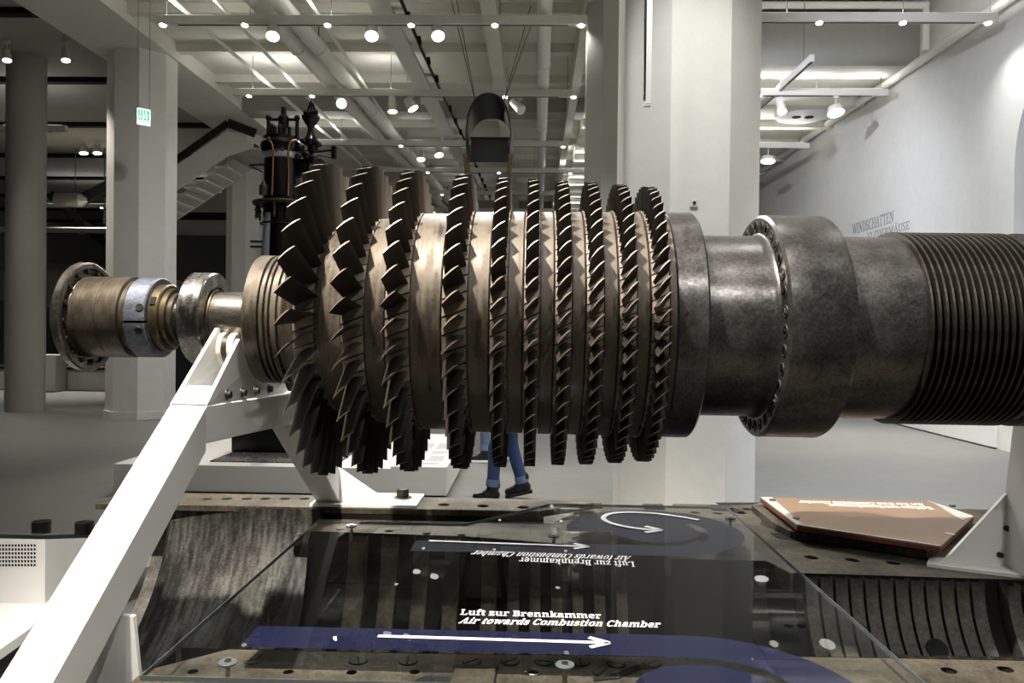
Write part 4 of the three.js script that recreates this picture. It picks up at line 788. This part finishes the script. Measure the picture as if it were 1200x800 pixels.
// ------------------------------------------------------------------ low plinths on the floor behind
{
  const H = .29, f0 = onY(134, 577, 0), f1 = onY(523, 585, 0), z1 = (f0.z + f1.z) / 2, r0 = onY(542, 551, H);
  const t = thing('display_plinth', 'long low white plinth with a dark gravel bed, standing behind the rotor', 'plinth', [0, 0, 0]);
  const x0 = f0.x, x1 = f1.x, z0 = z1 - 2.6;
  part('plinth_body', box(x0, x1, .03, H, z0, z1, .006), M.white, t);
  part('recessed_foot', box(x0 + .06, x1 - .06, 0, .03, z0 + .06, z1 - .06), M.darkSteel, t);
  const a = onY(246, 541, H), b = onY(400, 541, H);
  part('gravel_bed', box(a.x, b.x, H, H + .012, z0 + .15, a.z), std({ map: T.gravel, roughness: .95 }), t, 'dark gravel');
  // printed sheet on the plinth
  const s = thing('text_panel', 'white sloping information panel with grey paragraphs on the plinth corner', 'information panel', [0, 0, 0]);
  const c = document.createElement('canvas'); c.width = 512; c.height = 768; const k = c.getContext('2d'); k.fillStyle = '#c6c6ca'; k.fillRect(0, 0, 512, 768);
  const rnd = random(5); k.fillStyle = '#3a3a3e'; k.fillRect(36, 660, 60, 10); k.fillRect(36, 676, 44, 10);
  k.fillStyle = '#55555c'; const para = (x, y, w, n) => { for (let i = 0; i < n; i++) k.fillRect(x, y + i * 12, w * (i === n - 1 ? .6 : .85 + .15 * rnd()), 5); };
  para(60, 40, 180, 18); para(270, 40, 180, 18); para(60, 300, 180, 10); para(270, 300, 180, 10); para(60, 470, 190, 14); para(290, 470, 170, 14); para(240, 670, 200, 5);
  const map = new THREE.CanvasTexture(c); map.colorSpace = THREE.SRGBColorSpace;
  const pa = onY(452, 549, H + .02), pb = x1, dz = 1.7;
  const pg = box(pa.x + .02, pb, H, H + .02, z1 - dz, z1, .003); part('panel', pg, M.white, s);
  const pl = new THREE.PlaneGeometry(pb - pa.x - .06, dz - .06).rotateX(-Math.PI / 2).translate((pa.x + .02 + pb) / 2, H + .0215, z1 - dz / 2); part('printed_sheet', pl, std({ map, roughness: .6 }), s);
}
{ // low glazed case at the front left
  const y1 = EYE - 1.05, y0 = EYE - 1.37, a = onY(53, 632, y1), b = onY(103, 629, y1), D = -a.z;
  const t = thing('glazed_case', 'low white glass-topped case with a grid of small square holes at front left', 'display case', [0, 0, 0]);
  const drop = (d) => y1 - (d - D) * .25;
  part('case_body', upright([[D, y0], [D, y1], [D + .03, drop(D + .03)], [D + 1.1, drop(D + 1.1)], [D + 1.1, y0]], a.x - 1.6, a.x), M.white, t);
  part('inner_bed', upright([[D + .04, drop(D + .04) + .001], [D + 1.06, drop(D + 1.06) + .001], [D + 1.06, drop(D + 1.06) + .004], [D + .04, drop(D + .04) + .004]], a.x - 1.57, a.x - .03), M.darkSteel, t, 'dark bed under the glass');
  part('glass_lid', upright([[D, y1 + .022], [D + 1.1, drop(D + 1.1) + .022], [D + 1.1, drop(D + 1.1) + .03], [D, y1 + .03]], a.x - 1.6, a.x), new THREE.MeshPhysicalMaterial({ color: 0xe8eef0, transmission: .9, thickness: 0, roughness: .02 }), t);
  for (const [px, py] of [[48.5, 621], [99, 622]]) { const p = at(px, py, D + .16); part('lid_stop', new THREE.CylinderGeometry(.045, .045, .06, 18).translate(p.x, drop(D + .16) + .06, p.z), M.black, t, 'black rubber stop'); }
  const holes = []; for (let i = 0; i < 14; i++) for (let j = 0; j < 6; j++) { const p = at(40.5 - i * 3.7, 639 + j * 4.6, D - .001); holes.push(box(p.x - .005, p.x + .005, p.y - .006, p.y + .006, a.z - .004, a.z + .0006)); }
  const h = part('perforation', holes, M.void, t); h.userData.kind = 'stuff';
  // white base slab
  const s = (px, py) => { const p = onY(px, py, y0); return [p.x, -p.z]; };
  const base = thing('case_base', 'wide white slab under the glazed case at front left', 'plinth', [0, 0, 0]);
  part('slab', plan([s(-120, 790), s(0, 760), s(36, 735), s(75, 686), [a.x + .3, D + 1.2], [a.x - 2, D + 1.2]], y0 - .05, y0, [], .003), M.white, base);
  part('slab_foot', box(a.x - 1.7, a.x - .25, 0, y0 - .05, a.z - 1.0, a.z - .1), M.darkSteel, base);
}
{ // plinth along the right wall
  const p = onY(1165, 526, 0), q = onY(1190, 526, 0), t = thing('wall_plinth', 'low white plinth set along the right wall beyond the ribbed shaft', 'plinth', [0, 0, 0]);
  part('plinth_body', box(p.x, WALL, .02, .36, p.z - 7, p.z, .006), M.white, t);
  part('recessed_foot', box(p.x + .02, WALL, 0, .02, p.z - 6.9, p.z - .02), M.black, t);
  part('end_panel', box(p.x + .06, p.x + .09, .05, .32, p.z, p.z + .012), M.plasterGrey, t);
}
// ------------------------------------------------------------------ historic engine on the plinth
{
  const d = 8.45, p = at(330, 300, d), S = d / FOCAL, base = .302, t = thing('vertical_engine', 'tall black historic vertical engine with copper pipes and brass fittings', 'engine', [p.x, base, -d]);
  const X = (px) => (px - 330) * S, Y = (py) => at(330, py, d).y - base;
  const blk = std({ color: 0x0d0d10, metalness: .2, roughness: .22 }), cop = std({ color: 0xb98a62, metalness: .9, roughness: .35 }), sil = std({ color: 0xaab4c8, metalness: .35, roughness: .3 });
  const vert = (profile, x = 0, z = 0, seg = 40) => rev(profile.map(([py, r]) => [Y(py), r * S]), seg).rotateZ(Math.PI / 2).translate(x, 0, z);
  part('cylinder', vert([[500, 8], [500, 21], [232, 21], [232, 22.5], [226, 22.5], [226, 21], [188, 21]]), blk, t, 'black cylinder');
  part('cylinder_band', vert([[188, 21.5], [187, 23], [181, 23], [180, 21.5]]), sil, t, 'silver band');
  part('cylinder_head', vert([[181, 20], [180, 23], [176, 25], [170, 25], [166, 22], [162, 22], [161, 19], [161, 2]]), blk, t);
  for (const s of [-1, 1]) { part('frame_post', rod(V(X(330 + s * 17), Y(163), 0), V(X(330 + s * 17), Y(140), 0), 2.2 * S, 12), blk, t); part('post_knob', ball(V(X(330 + s * 17), Y(138), 0), 3.6 * S), blk, t); }
  part('crosshead_bar', rod(V(X(313), Y(140), 0), V(X(347), Y(140), 0), 1.8 * S, 10), blk, t);
  part('piston_rod', rod(V(X(331), Y(165), 0), V(X(331), Y(126), 0), 3.2 * S, 14), blk, t);
  part('rod_collar', vert([[150, 2], [149, 6], [138, 6.5], [134, 4], [133, 2]], X(331)), blk, t);
  for (const [px, py, r, z] of [[321, 155, 3, 12], [324, 158, 4, 16], [337, 156, 3.4, 14], [341, 158, 3, 10], [333, 158, 4, 18], [328, 160, 3, 20]]) part('valve', [rod(V(X(px), Y(163), z * S), V(X(px), Y(py - 4), z * S), r * S * .7, 8), ball(V(X(px), Y(py - 5), z * S), r * S * .8, 8)], blk, t);
  for (const [px, py] of [[306, 176], [321, 168], [331, 181], [337, 180]]) part('brass_plug', [ball(V(X(px), Y(py), 22 * S), 2.4 * S, 10), rod(V(X(px), Y(py), 14 * S), V(X(px), Y(py), 25 * S), 1.4 * S, 8)], M.brass, t);
  // governor column at the right
  part('governor_post', vert([[215, 3.4], [172, 3.4], [172, 7], [166, 9], [160, 5], [152, 3.2], [150, 4.5], [148, 4.5]], X(365), 6 * S, 20), blk, t);
  part('governor_bowl', vert([[151, 2.5], [146, 7], [140, 10.5], [138, 10.5], [138, 3]], X(365), 6 * S, 20), blk, t);
  for (const [a, b] of [[-6, -1], [7, 2], [1, 0]]) part('governor_arm', [rod(V(X(365 + a), Y(138), 6 * S), V(X(365 + b), Y(123), 6 * S), 1.4 * S, 8), ball(V(X(365 + a * .9), Y(134), 8 * S), 3.2 * S, 10)], blk, t);
  part('governor_tip', vert([[126, 2.4], [122, 2], [119, .3]], X(365), 6 * S, 12), blk, t);
  for (const [px, py, r] of [[355, 176, 5], [362, 184, 6], [371, 178, 5], [376, 172, 4], [359, 168, 4], [372, 188, 4], [352, 186, 4]]) part('valve_casting', new THREE.SphereGeometry(r * S, 12, 9).scale(1, .85, 1).translate(X(px), Y(py), 12 * S), blk, t);
  part('lever', [rod(V(X(372), Y(180), 10 * S), V(X(393), Y(178), 10 * S), 1.3 * S, 8), rod(V(X(374), Y(184), 10 * S), V(X(393), Y(187), 10 * S), .8 * S, 8), box(X(391), X(396.5), Y(188), Y(173), 6 * S, 13 * S, .01)], blk, t);
  part('shelf_bracket', box(X(349), X(380), Y(191), Y(189), -6 * S, 14 * S), blk, t);
  part('side_box', box(X(350), X(362), Y(207), Y(191), -8 * S, 10 * S, .02), blk, t);
  part('control_rod', rod(V(X(364), Y(190), 10 * S), V(X(364), Y(240), 10 * S), 1.4 * S, 8), blk, t);
  part('side_arm', [rod(V(X(310), Y(194), 6 * S), V(X(293), Y(195), 6 * S), 1.3 * S, 8), rod(V(X(293), Y(195), 6 * S), V(X(309), Y(203), 6 * S), .9 * S, 8)], M.darkSteel, t);
  const pipe = (pts, r) => tube(pts.map(([x, y, z]) => V(X(x), Y(y), z * S)), r * S, 30, 8);
  part('copper_pipe', pipe([[318, 171, 20], [323, 171, 24], [326.5, 176, 25], [327, 200, 24], [326, 233, 24]], 1.1), cop, t, 'copper pipe');
  part('copper_pipe', pipe([[352, 168, 18], [347, 171, 22], [344.5, 178, 22], [344, 210, 20], [343.5, 233, 20]], 1.1), cop, t, 'copper pipe');
  part('oil_cup', [vert([[233, 1], [233, 5], [222, 5], [221, 3], [219, 2.4], [217, 1]], X(316.5), 24 * S, 16), ball(V(X(316.5), Y(217), 24 * S), 1.4 * S, 8)], M.brass, t, 'brass oil cup');
  // gallery with small valves
  part('gallery', vert([[241, 3], [241, 33], [238, 33], [238, 3]], 0, 0, 44), M.darkSteel, t);
  part('gallery_rim', new THREE.TorusGeometry(33 * S, 1 * S, 8, 44).rotateX(Math.PI / 2).translate(0, Y(238.5), 0), M.brass, t);
  for (let k = 0; k < 14; k++) { const a = k / 14 * Math.PI * 2 + .2, x = 29 * S * Math.cos(a), z = 29 * S * Math.sin(a); part('drip_valve', [rod(V(x, Y(241), z), V(x, Y(258), z), 1.2 * S, 7), ball(V(x, Y(247), z), 2.2 * S, 8), ball(V(x, Y(254), z), 1.8 * S, 8)], k % 3 ? blk : M.brass, t); }
  part('pipe_ring', new THREE.TorusGeometry(24 * S, 1.3 * S, 8, 40).rotateX(Math.PI / 2).translate(0, Y(263), 0), blk, t);
  part('lower_cylinder', vert([[520, 13], [520, 14], [262, 14], [258, 18], [241, 18]], X(341), -10 * S), blk, t);
  part('steel_column', rod(V(X(316), Y(330), 14 * S), V(X(320.5), Y(252), 14 * S), 7 * S, 24, 6.4 * S), sil, t, 'polished steel column');
  part('steel_column', rod(V(X(312), 0, 14 * S), V(X(316), Y(330), 14 * S), 8 * S, 24, 7 * S), sil, t);
  for (const py of [284, 290]) part('clamp', box(X(299), X(322), Y(py + 2), Y(py), 10 * S, 18 * S), blk, t);
  part('bed', box(X(285), X(385), -.0005, Y(470), -40 * S, 34 * S, .02), blk, t);
}
// ------------------------------------------------------------------ hanging black hull
{
  const d = 12.2, c = at(572, 170, d), S = d / FOCAL, t = thing('hanging_hull', 'black pointed boat hull hanging on cables, seen into its open end', 'boat hull', c.toArray());
  const Yp = (py, e = 0) => at(572, py, d + e).y - c.y;
  const skin = std({ color: 0x2c2d30, roughness: .3, metalness: .1 }), wood = std({ map: T.bronze, color: 0xa88a62, roughness: .5 });
  const arch = (half, top, foot, bottom) => { const o = []; for (let k = 0; k <= 24; k++) { const u = k / 24 * 2 - 1, a = Math.abs(u); o.push([half * Math.sign(u) * Math.pow(a, .9), foot + (top - foot) * Math.sqrt(Math.max(0, 1 - Math.pow(a, 2.1)))]); } return [[-half * .9, bottom], ...o, [half * .9, bottom]]; };
  const ringAt = (half, top, foot, bottom, z) => arch(half, top, foot, bottom).map(([x, y]) => V(x, y, z));
  // outer and inner skins lofted back along the hull
  const loft = (lists) => { const pos = [], idx = [], m = lists[0].length; lists.forEach((l) => l.forEach((v) => pos.push(v.x, v.y, v.z))); for (let i = 0; i + 1 < lists.length; i++) for (let k = 0; k + 1 < m; k++) { const a = i * m + k; idx.push(a, a + 1, a + m, a + 1, a + m + 1, a + m); } const g = new THREE.BufferGeometry(); g.setAttribute('position', new THREE.Float32BufferAttribute(pos, 3)); g.setAttribute('uv', new THREE.Float32BufferAttribute(new Float32Array(pos.length / 3 * 2), 2)); g.setIndex(idx); g.computeVertexNormals(); return g; };
  const h = 27.3 * S, i0 = 25.5 * S;
  const front = ringAt(h, Yp(108.5), Yp(156), Yp(191), 0), frontIn = ringAt(i0, Yp(110.5), Yp(156), Yp(191), 0);
  const backIn = ringAt(23.5 * S * 1.074, Yp(139, .9), Yp(164, .9), Yp(189, .9), -.9), back = ringAt(25 * S * 1.074, Yp(136.5, .9), Yp(164, .9), Yp(189, .9), -.9);
  const hullSkin = skin.clone(); hullSkin.side = THREE.DoubleSide;
  part('hull_shell', [loft([frontIn, front]), loft([front, back]), loft([frontIn, backIn]), loft([backIn, back])], hullSkin, t);
  part('thwart_board', box(-23 * S, 23 * S, Yp(190, .55), Yp(163, .55), -.55, -.51, .004), std({ color: 0x232427, roughness: .5 }), t, 'dark cross board');
  part('thwart_edge', box(-24 * S, 24 * S, Yp(163.5, .55), Yp(161.5, .55), -.57, -.49, .004), M.black, t);
  for (const s of [-1, 1]) { part('wooden_rail', [bar(V(s * 26.2 * S, Yp(180), -.02), V(s * 24.6 * S, Yp(200), -.1), .05, .12), bar(V(s * 24.6 * S, Yp(200), -.1), V(s * 16 * S, Yp(246), -.4), .05, .12)], wood, t, 'wooden rail'); }
  for (const [a, b] of [[530, 32], [536, 32], [619, 32], [624, 32]]) { const top = at(a, b, d - .4).sub(c); top.y = CEIL - .1 - c.y; part('cable', rod(V(a < 575 ? -h * .55 : h * .55, Yp(122), -.2), V(top.x * 1.05, top.y, -.2 + (a % 3) * .3), .008, 6), M.wire, t); }
}
// ------------------------------------------------------------------ walkers behind the rotor
function field(prims, lo, hi, cell, k) {                 // capsules [ax,ay,az, bx,by,bz, ra, rb] joined by a smooth minimum
  const size = [hi[0] - lo[0], hi[1] - lo[1], hi[2] - lo[2]], n = Math.min(110, Math.ceil(Math.max(...size) / cell)), mc = new MarchingCubes(n, M.black, false, false, 200000);
  mc.isolation = 0;
  for (let z = 0; z < n; z++) for (let y = 0; y < n; y++) for (let x = 0; x < n; x++) {
    const px = lo[0] + size[0] * x / n, py = lo[1] + size[1] * y / n, pz = lo[2] + size[2] * z / n; let s = 0, m = 1e9; const ds = [];
    for (const q of prims) { const bx = q[3] - q[0], by = q[4] - q[1], bz = q[5] - q[2], l = bx * bx + by * by + bz * bz || 1e-9; let h = ((px - q[0]) * bx + (py - q[1]) * by + (pz - q[2]) * bz) / l; h = h < 0 ? 0 : h > 1 ? 1 : h; const dx = px - q[0] - h * bx, dy = py - q[1] - h * by, dz = pz - q[2] - h * bz; const dd = Math.sqrt(dx * dx + dy * dy + dz * dz) - (q[6] + (q[7] - q[6]) * h); ds.push(dd); if (dd < m) m = dd; }
    for (const dd of ds) s += Math.exp(-(dd - m) / k);
    mc.field[x + y * n + z * n * n] = -(m - k * Math.log(s));
  }
  mc.update();
  const c = mc.count, src = mc.positionArray, pos = new Float32Array(c * 3);
  for (let i = 0; i < c; i++) for (let a = 0; a < 3; a++) pos[i * 3 + a] = lo[a] + size[a] * (src[i * 3 + a] + 1) / 2;
  let g = new THREE.BufferGeometry(); g.setAttribute('position', new THREE.BufferAttribute(pos, 3)); g = mergeVertices(g, 1e-5); g.computeVertexNormals();
  g.setAttribute('uv', new THREE.BufferAttribute(new Float32Array(g.attributes.position.count * 2), 2)); return g;
}
function walker(label, x, z, feet, hip, facing, look) {
  const t = thing('person', label, 'person', [x, 0, z]);
  const f = facing;                                      // -1 walks towards the left
  const [A, B] = feet;                                   // ankles [x, y, z]
  const knee = (a, side) => [(hip[0] + a[0]) / 2 + f * .06, (hip[1] + a[1]) / 2 + .01, (hip[2] + side * .09 + a[2]) / 2];
  const kA = knee(A, 1), kB = knee(B, -1), hA = [hip[0], hip[1], hip[2] + .09], hB = [hip[0], hip[1], hip[2] - .09];
  const jeans = std({ color: look.jeans, roughness: .9 }), coat = std({ color: look.coat, roughness: .85 }), skin = std({ color: 0xc99a7d, roughness: .6 }), hair = std({ color: look.hair, roughness: .7 }), boot = std({ color: look.boot, roughness: .35 });
  const chest = [hip[0] + f * .03, hip[1] + .42, hip[2]], neck = [hip[0] + f * .04, hip[1] + .56, hip[2]], head = [hip[0] + f * .055, hip[1] + .70, hip[2]];
  const sh = (s) => [chest[0], chest[1] + .06, chest[2] + s * .18], el = (s) => [chest[0] - f * .04 + s * .06, chest[1] - .22, chest[2] + s * .24], wr = (s) => [chest[0] + f * .12 + s * .06, chest[1] - .42, chest[2] + s * .22];
  const lo = (ps, m) => [0, 1, 2].map((a) => Math.min(...ps.map((p) => p[a])) - m), hi = (ps, m) => [0, 1, 2].map((a) => Math.max(...ps.map((p) => p[a])) + m);
  // head, neck and hands: one skin surface
  const H = [[...neck, ...head, .055, .06], [head[0], head[1] + .03, head[2], head[0], head[1] + .05, head[2], .095, .095], [head[0] + f * .03, head[1] - .05, head[2], head[0] + f * .045, head[1] - .03, head[2], .06, .062], [head[0] + f * .098, head[1] + .02, head[2], head[0] + f * .115, head[1] - .012, head[2], .012, .017], [head[0], head[1], head[2] + .09, head[0], head[1] + .03, head[2] + .095, .014, .018], [head[0], head[1], head[2] - .09, head[0], head[1] + .03, head[2] - .095, .014, .018]];
  const body = part('body', [field(H, lo([neck, head], .18), hi([neck, head], .18), .009, .012)], skin, t);
  for (const s of [-1, 1]) {
    const w = wr(s), P = [w[0] + f * .02, w[1] - .07, w[2]], pr = [[...w, ...P, .026, .03]];
    for (let k = 0; k < 4; k++) { const o = (k - 1.5) * .019, l = [.06, .07, .066, .05][k]; pr.push([P[0] + o, P[1], P[2], P[0] + o + f * .004, P[1] - l * .55, P[2] - s * .008, .0088, .0084], [P[0] + o + f * .004, P[1] - l * .55, P[2] - s * .008, P[0] + o, P[1] - l, P[2] - s * .026, .0084, .0074]); }
    pr.push([P[0] + f * .026, P[1] + .04, P[2], P[0] + f * .05, P[1] - .004, P[2] - s * .01, .011, .0095]);
    part('hand', field(pr, lo([w, P], .11), hi([w, P], .11), .004, .004), skin, body);
  }
  part('hair', [new THREE.SphereGeometry(.108, 20, 14, 0, Math.PI * 2, 0, 1.75).rotateZ(f * .45).translate(head[0] - f * .012, head[1] + .048, head[2])], hair, body);
  for (const s of [-1, 1]) part('eye', new THREE.SphereGeometry(.011, 8, 6).translate(head[0] + f * .088, head[1] + .03, head[2] + s * .034), M.black, body);
  part('mouth', box(head[0] + f * .098 - .006, head[0] + f * .098 + .006, head[1] - .048, head[1] - .042, head[2] - .022, head[2] + .022), std({ color: 0x8d4c44, roughness: .6 }), body);
  const hem = (a, k2) => { const u = (.215 - a[1]) / (k2[1] - a[1]); return [0, 1, 2].map((i) => a[i] + (k2[i] - a[i]) * u); };
  const eA = hem(A, kA), eB = hem(B, kB);
  const J = [[...hA, ...hB, .115, .115], [...hA, ...kA, .088, .064], [...kA, ...eA, .064, .058], [...hB, ...kB, .088, .064], [...kB, ...eB, .064, .058], [hip[0], hip[1], hip[2], hip[0], hip[1] + .12, hip[2], .125, .12]];
  const allJ = [eA, eB, kA, kB, hA, hB, [hip[0], hip[1] + .12, hip[2]]];
  const tr = part('trousers', field(J, lo(allJ, .14).map((v, i) => i === 1 ? .12 : v), hi(allJ, .16), .011, .01), jeans, body, 'jeans turned up at the ankle');
  for (const [e, k2] of [[eA, kA], [eB, kB]]) { const v = V(k2[0] - e[0], k2[1] - e[1], k2[2] - e[2]).normalize(), q = V(...e); part('turn_up', rod(q.clone().add(v.clone().multiplyScalar(-.055)), q.clone().add(v.clone().multiplyScalar(.012)), .068, 20, .067), std({ color: look.cuff, roughness: .9 }), tr, 'paler turned-up cuff'); }
  const C = [[hip[0], hip[1] + .02, hip[2] - .05, hip[0], hip[1] + .02, hip[2] + .05, .135, .135], [hip[0], hip[1] + .08, hip[2], chest[0], chest[1] - .02, chest[2], .135, .15], [chest[0], chest[1], chest[2] - .1, chest[0], chest[1], chest[2] + .1, .125, .125], [...chest, ...neck, .12, .07]];
  for (const s of [-1, 1]) C.push([...sh(s), ...el(s), .068, .055], [...el(s), ...wr(s), .055, .042]);
  const allC = [hip, neck, ...[-1, 1].flatMap((s) => [sh(s), el(s), wr(s)])];
  part('jacket', field(C, lo(allC, .16), hi(allC, .16), .014, .018), coat, body, 'dark jacket');
  // footwear
  feet.forEach(([x0, y0, z0, pitch], i) => {
    const g = new THREE.Group(); const b = [[0, .02, 0, -f * .02, .17, 0, .052, .056], [-f * .03, -.046, 0, f * .05, -.05, 0, .044, .043], [f * .05, -.05, 0, f * .155, -.062, 0, .043, .036]];
    const shaft = look.high ? .05 : .02; b[0][4] = shaft;
    const geo = field(b, [-.22, -.14, -.11], [.22, shaft + .09, .11], .008, .012), top = [];
    const sole = plan([[-.078, .036], [-.078, -.036], [.0, -.046], [.10, -.05], [.16, -.045], [.194, -.02], [.194, .02], [.16, .045], [.10, .05], [.0, .046]].map(([px, d]) => [f * px, d]).slice()[f < 0 ? 'reverse' : 'slice'](), -.116, -.086, [], .004);
    for (const q of [geo, sole]) { q.rotateZ(f * -pitch); q.translate(x0, y0, z0); }
    const m = part('boot', geo, boot, body, look.bootLabel); part('sole', sole, std({ color: look.sole, roughness: .6 }), m);
    const lace = []; for (let k = 0; k < 4; k++) { const gq = box(-.004, .004, -.003, .003, -.03, .03); gq.rotateZ(.4).translate(f * (.055 + k * .016), .03 - k * .017, 0); lace.push(gq); }
    const lg = mergeGeometries(lace.map(flat)); lg.rotateZ(f * -pitch); lg.translate(x0, y0, z0); part('lace', lg, std({ color: look.lace, roughness: .7 }), m);
  });
  return t;
}
{
  const p = onY(575, 586.5, 0), S = -p.z / FOCAL, zc = p.z;
  const X = (px) => at(px, 570, -zc).x - p.x, Yy = (py) => at(590, py, -zc).y;
  walker('person in rolled blue jeans and black lace-up boots walking left behind the blades', p.x, p.z, [[X(577.5), .118, .07, 0], [X(612), .16, -.12, .22]], [X(598), .93, 0], -1, { jeans: 0x33466c, cuff: 0x62789c, coat: 0x2b2d31, hair: 0x3a2a1e, boot: 0x101012, sole: 0x0b0b0b, lace: 0x8c8c8c, high: true, bootLabel: 'black lace-up boot' });
  const q = onY(566, 541, 0), X2 = (px) => at(px, 530, -q.z).x - q.x;
  walker('farther person in grey-blue jeans and black trainers with white soles', q.x, q.z, [[X2(568.5), .118, .05, 0], [X2(594), .14, -.1, .1]], [X2(580), .92, 0], -1, { jeans: 0x5a6680, cuff: 0x6a7690, coat: 0x3a3630, hair: 0x1d1815, boot: 0x161617, sole: 0xd8d6d0, lace: 0xb8b8b8, high: false, bootLabel: 'black trainer' });
}
// ------------------------------------------------------------------ far left bay
{ // stair flight beyond the columns
  const d = 17.5, a = at(200, 222, d), b = at(268, 168, d), c = at(300, 170, d), t = thing('staircase', 'white staircase flight with dark treads rising between the far columns', 'staircase', a.toArray());
  const o = (v) => v.clone().sub(a);
  const lo = o(at(160, 240, d)), hi = o(b), end = o(c);
  const str = (y0, y1, z) => { const s = new THREE.Shape([new THREE.Vector2(lo.x, lo.y + y0), new THREE.Vector2(hi.x, hi.y + y0), new THREE.Vector2(end.x, end.y + y0 + .25), new THREE.Vector2(end.x, end.y + .02), new THREE.Vector2(hi.x, hi.y + y1), new THREE.Vector2(lo.x, lo.y + y1)]); const g = new THREE.ExtrudeGeometry(s, { depth: .06, bevelEnabled: false }); g.translate(0, 0, z); return uvMetres(g); };
  part('stringer', str(-.3, .28, 0), M.plaster, t); part('stringer', str(-.3, .28, -1.5), M.plaster, t);
  part('handrail', [bar(V(lo.x, lo.y + .36, .05), V(hi.x, hi.y + .46, .05), .06, .15), bar(V(hi.x, hi.y + .46, .05), V(end.x, end.y + .26, .05), .06, .2)], M.darkSteel, t, 'dark rail band');
  for (let k = 0; k < 9; k++) { const u = k / 9; part('tread', box(lo.x + (hi.x - lo.x) * u - .1, lo.x + (hi.x - lo.x) * u + .2, lo.y + (hi.y - lo.y) * u - .40, lo.y + (hi.y - lo.y) * u - .36, -1.0, -.02), M.plaster, t); }
  part('landing', box(hi.x, end.x + 1.0, end.y - .25, end.y - .1, -1.5, 0), M.plasterGrey, t);
  part('support_post', box(end.x + .7, end.x + .9, -a.y, end.y - .1, -1.3, -1.1), M.plasterGrey, t);
}
{ // aircraft wing and struts in the dark
  const d = 21.8, a = at(95, 300, d), t = thing('hanging_aeroplane', 'grey aeroplane with patched wing hanging in the dark bay behind the left columns', 'aeroplane', a.toArray());
  const skin = std({ color: 0x8d8c86, roughness: .5, metalness: .3 }), S = d / FOCAL, W = (px, py, dz = 0) => at(px, py, d - dz).sub(a);
  const fus = rev([[-3.4, .02], [-3.2, .3], [-2, .62], [0, .68], [2, .5], [4, .25], [5, .06]], 28); fus.rotateZ(-.05); fus.translate(W(80, 335).x, W(80, 335).y, -.5); part('fuselage', fus, skin, t);
  const wing = (pts, y, th) => { const s = new THREE.Shape(pts.map(([x, z]) => new THREE.Vector2(x, z))); const g = new THREE.ExtrudeGeometry(s, { depth: th, bevelEnabled: true, bevelSize: .03, bevelThickness: .03, bevelSegments: 1 }); g.rotateX(-Math.PI / 2 + .12); g.translate(0, y, 0); return uvMetres(g); };
  part('wing', wing([[-4, -1.2], [2.4, -1.0], [2.6, 1.4], [-4, 1.8]], W(95, 272).y, .1), skin, t);
  for (const [x, z] of [[-.9, .3], [.3, .5], [1.2, .1], [-.2, -.5], [1.6, .8]]) part('dark_patch', wing([[x - .35, z - .12], [x + .35, z - .08], [x + .3, z + .12], [x - .3, z + .1]], W(95, 272).y - .035, .02), M.void, t);
  part('strut', bar(W(60, 228), W(140, 300), .16, .22), M.void, t); part('strut', bar(W(88, 238), W(136, 214), .2, .3), M.void, t);
  part('engine_pod', rev([[-.5, .05], [-.4, .22], [.3, .2], [.5, .05]], 20).translate(W(88, 236).x, W(88, 236).y, .2), skin, t);
  for (const px of [88, 122]) part('suspension_cable', rod(W(px, 262), V(W(px, 262).x, SOFFIT + .25 - a.y, 0), .012, 6), M.wire, t);
  part('tail_fin', bar(W(40, 335), W(20, 300), .5, .06), skin, t);
}
{ // museum furniture far back on the left
  const f = onY(40, 457, 0), t = thing('display_bench', 'dark grey display counter far back between the round and octagonal columns', 'counter', f.toArray());
  part('counter_body', box(-3, 1.9, 0, .55, -1, 0, .02), M.plasterGrey, t);
  part('counter_top', box(-3.05, 1.95, .55, .62, -1.05, .05, .01), M.darkSteel, t);
  const q = at(60, 435, -f.z - .3).sub(f); part('tub', [box(q.x - .6, q.x + .25, 0, .95, .06, .5, .03)], M.plasterGrey, t, 'grey angular tub');
}
{
  const f = onY(212, 470, 0), t = thing('dark_cabinet', 'dark upright cabinet behind the octagonal column', 'cabinet', [f.x, 0, f.z]);
  part('carcass', box(-.5, .65, .05, 1.35, -.5, 0, .01), std({ color: 0x1b1d26, roughness: .5 }), t); part('top_board', box(-.53, .68, 1.35, 1.4, -.53, .03, .008), M.darkSteel, t); part('foot', box(-.45, .6, 0, .05, -.45, -.05), M.black, t);
}
{
  const d = 25, a = at(190, 275, d), b = at(272, 226, d), t = thing('gallery_front', 'gallery front with a dark band seen between the far columns', 'gallery', [(a.x + b.x) / 2, 0, -d]), w = (b.x - a.x) / 2;
  part('parapet', box(-w, w, a.y, b.y, -.3, 0), M.plasterGrey, t); part('dark_band', box(-w, w, a.y + .5, a.y + .75, 0, .03), M.void, t); part('lower_wall', box(-w, w, 0, a.y, -.35, -.05), std({ color: 0x4a4a48, roughness: .9 }), t);
}
renderer.render(scene, camera);
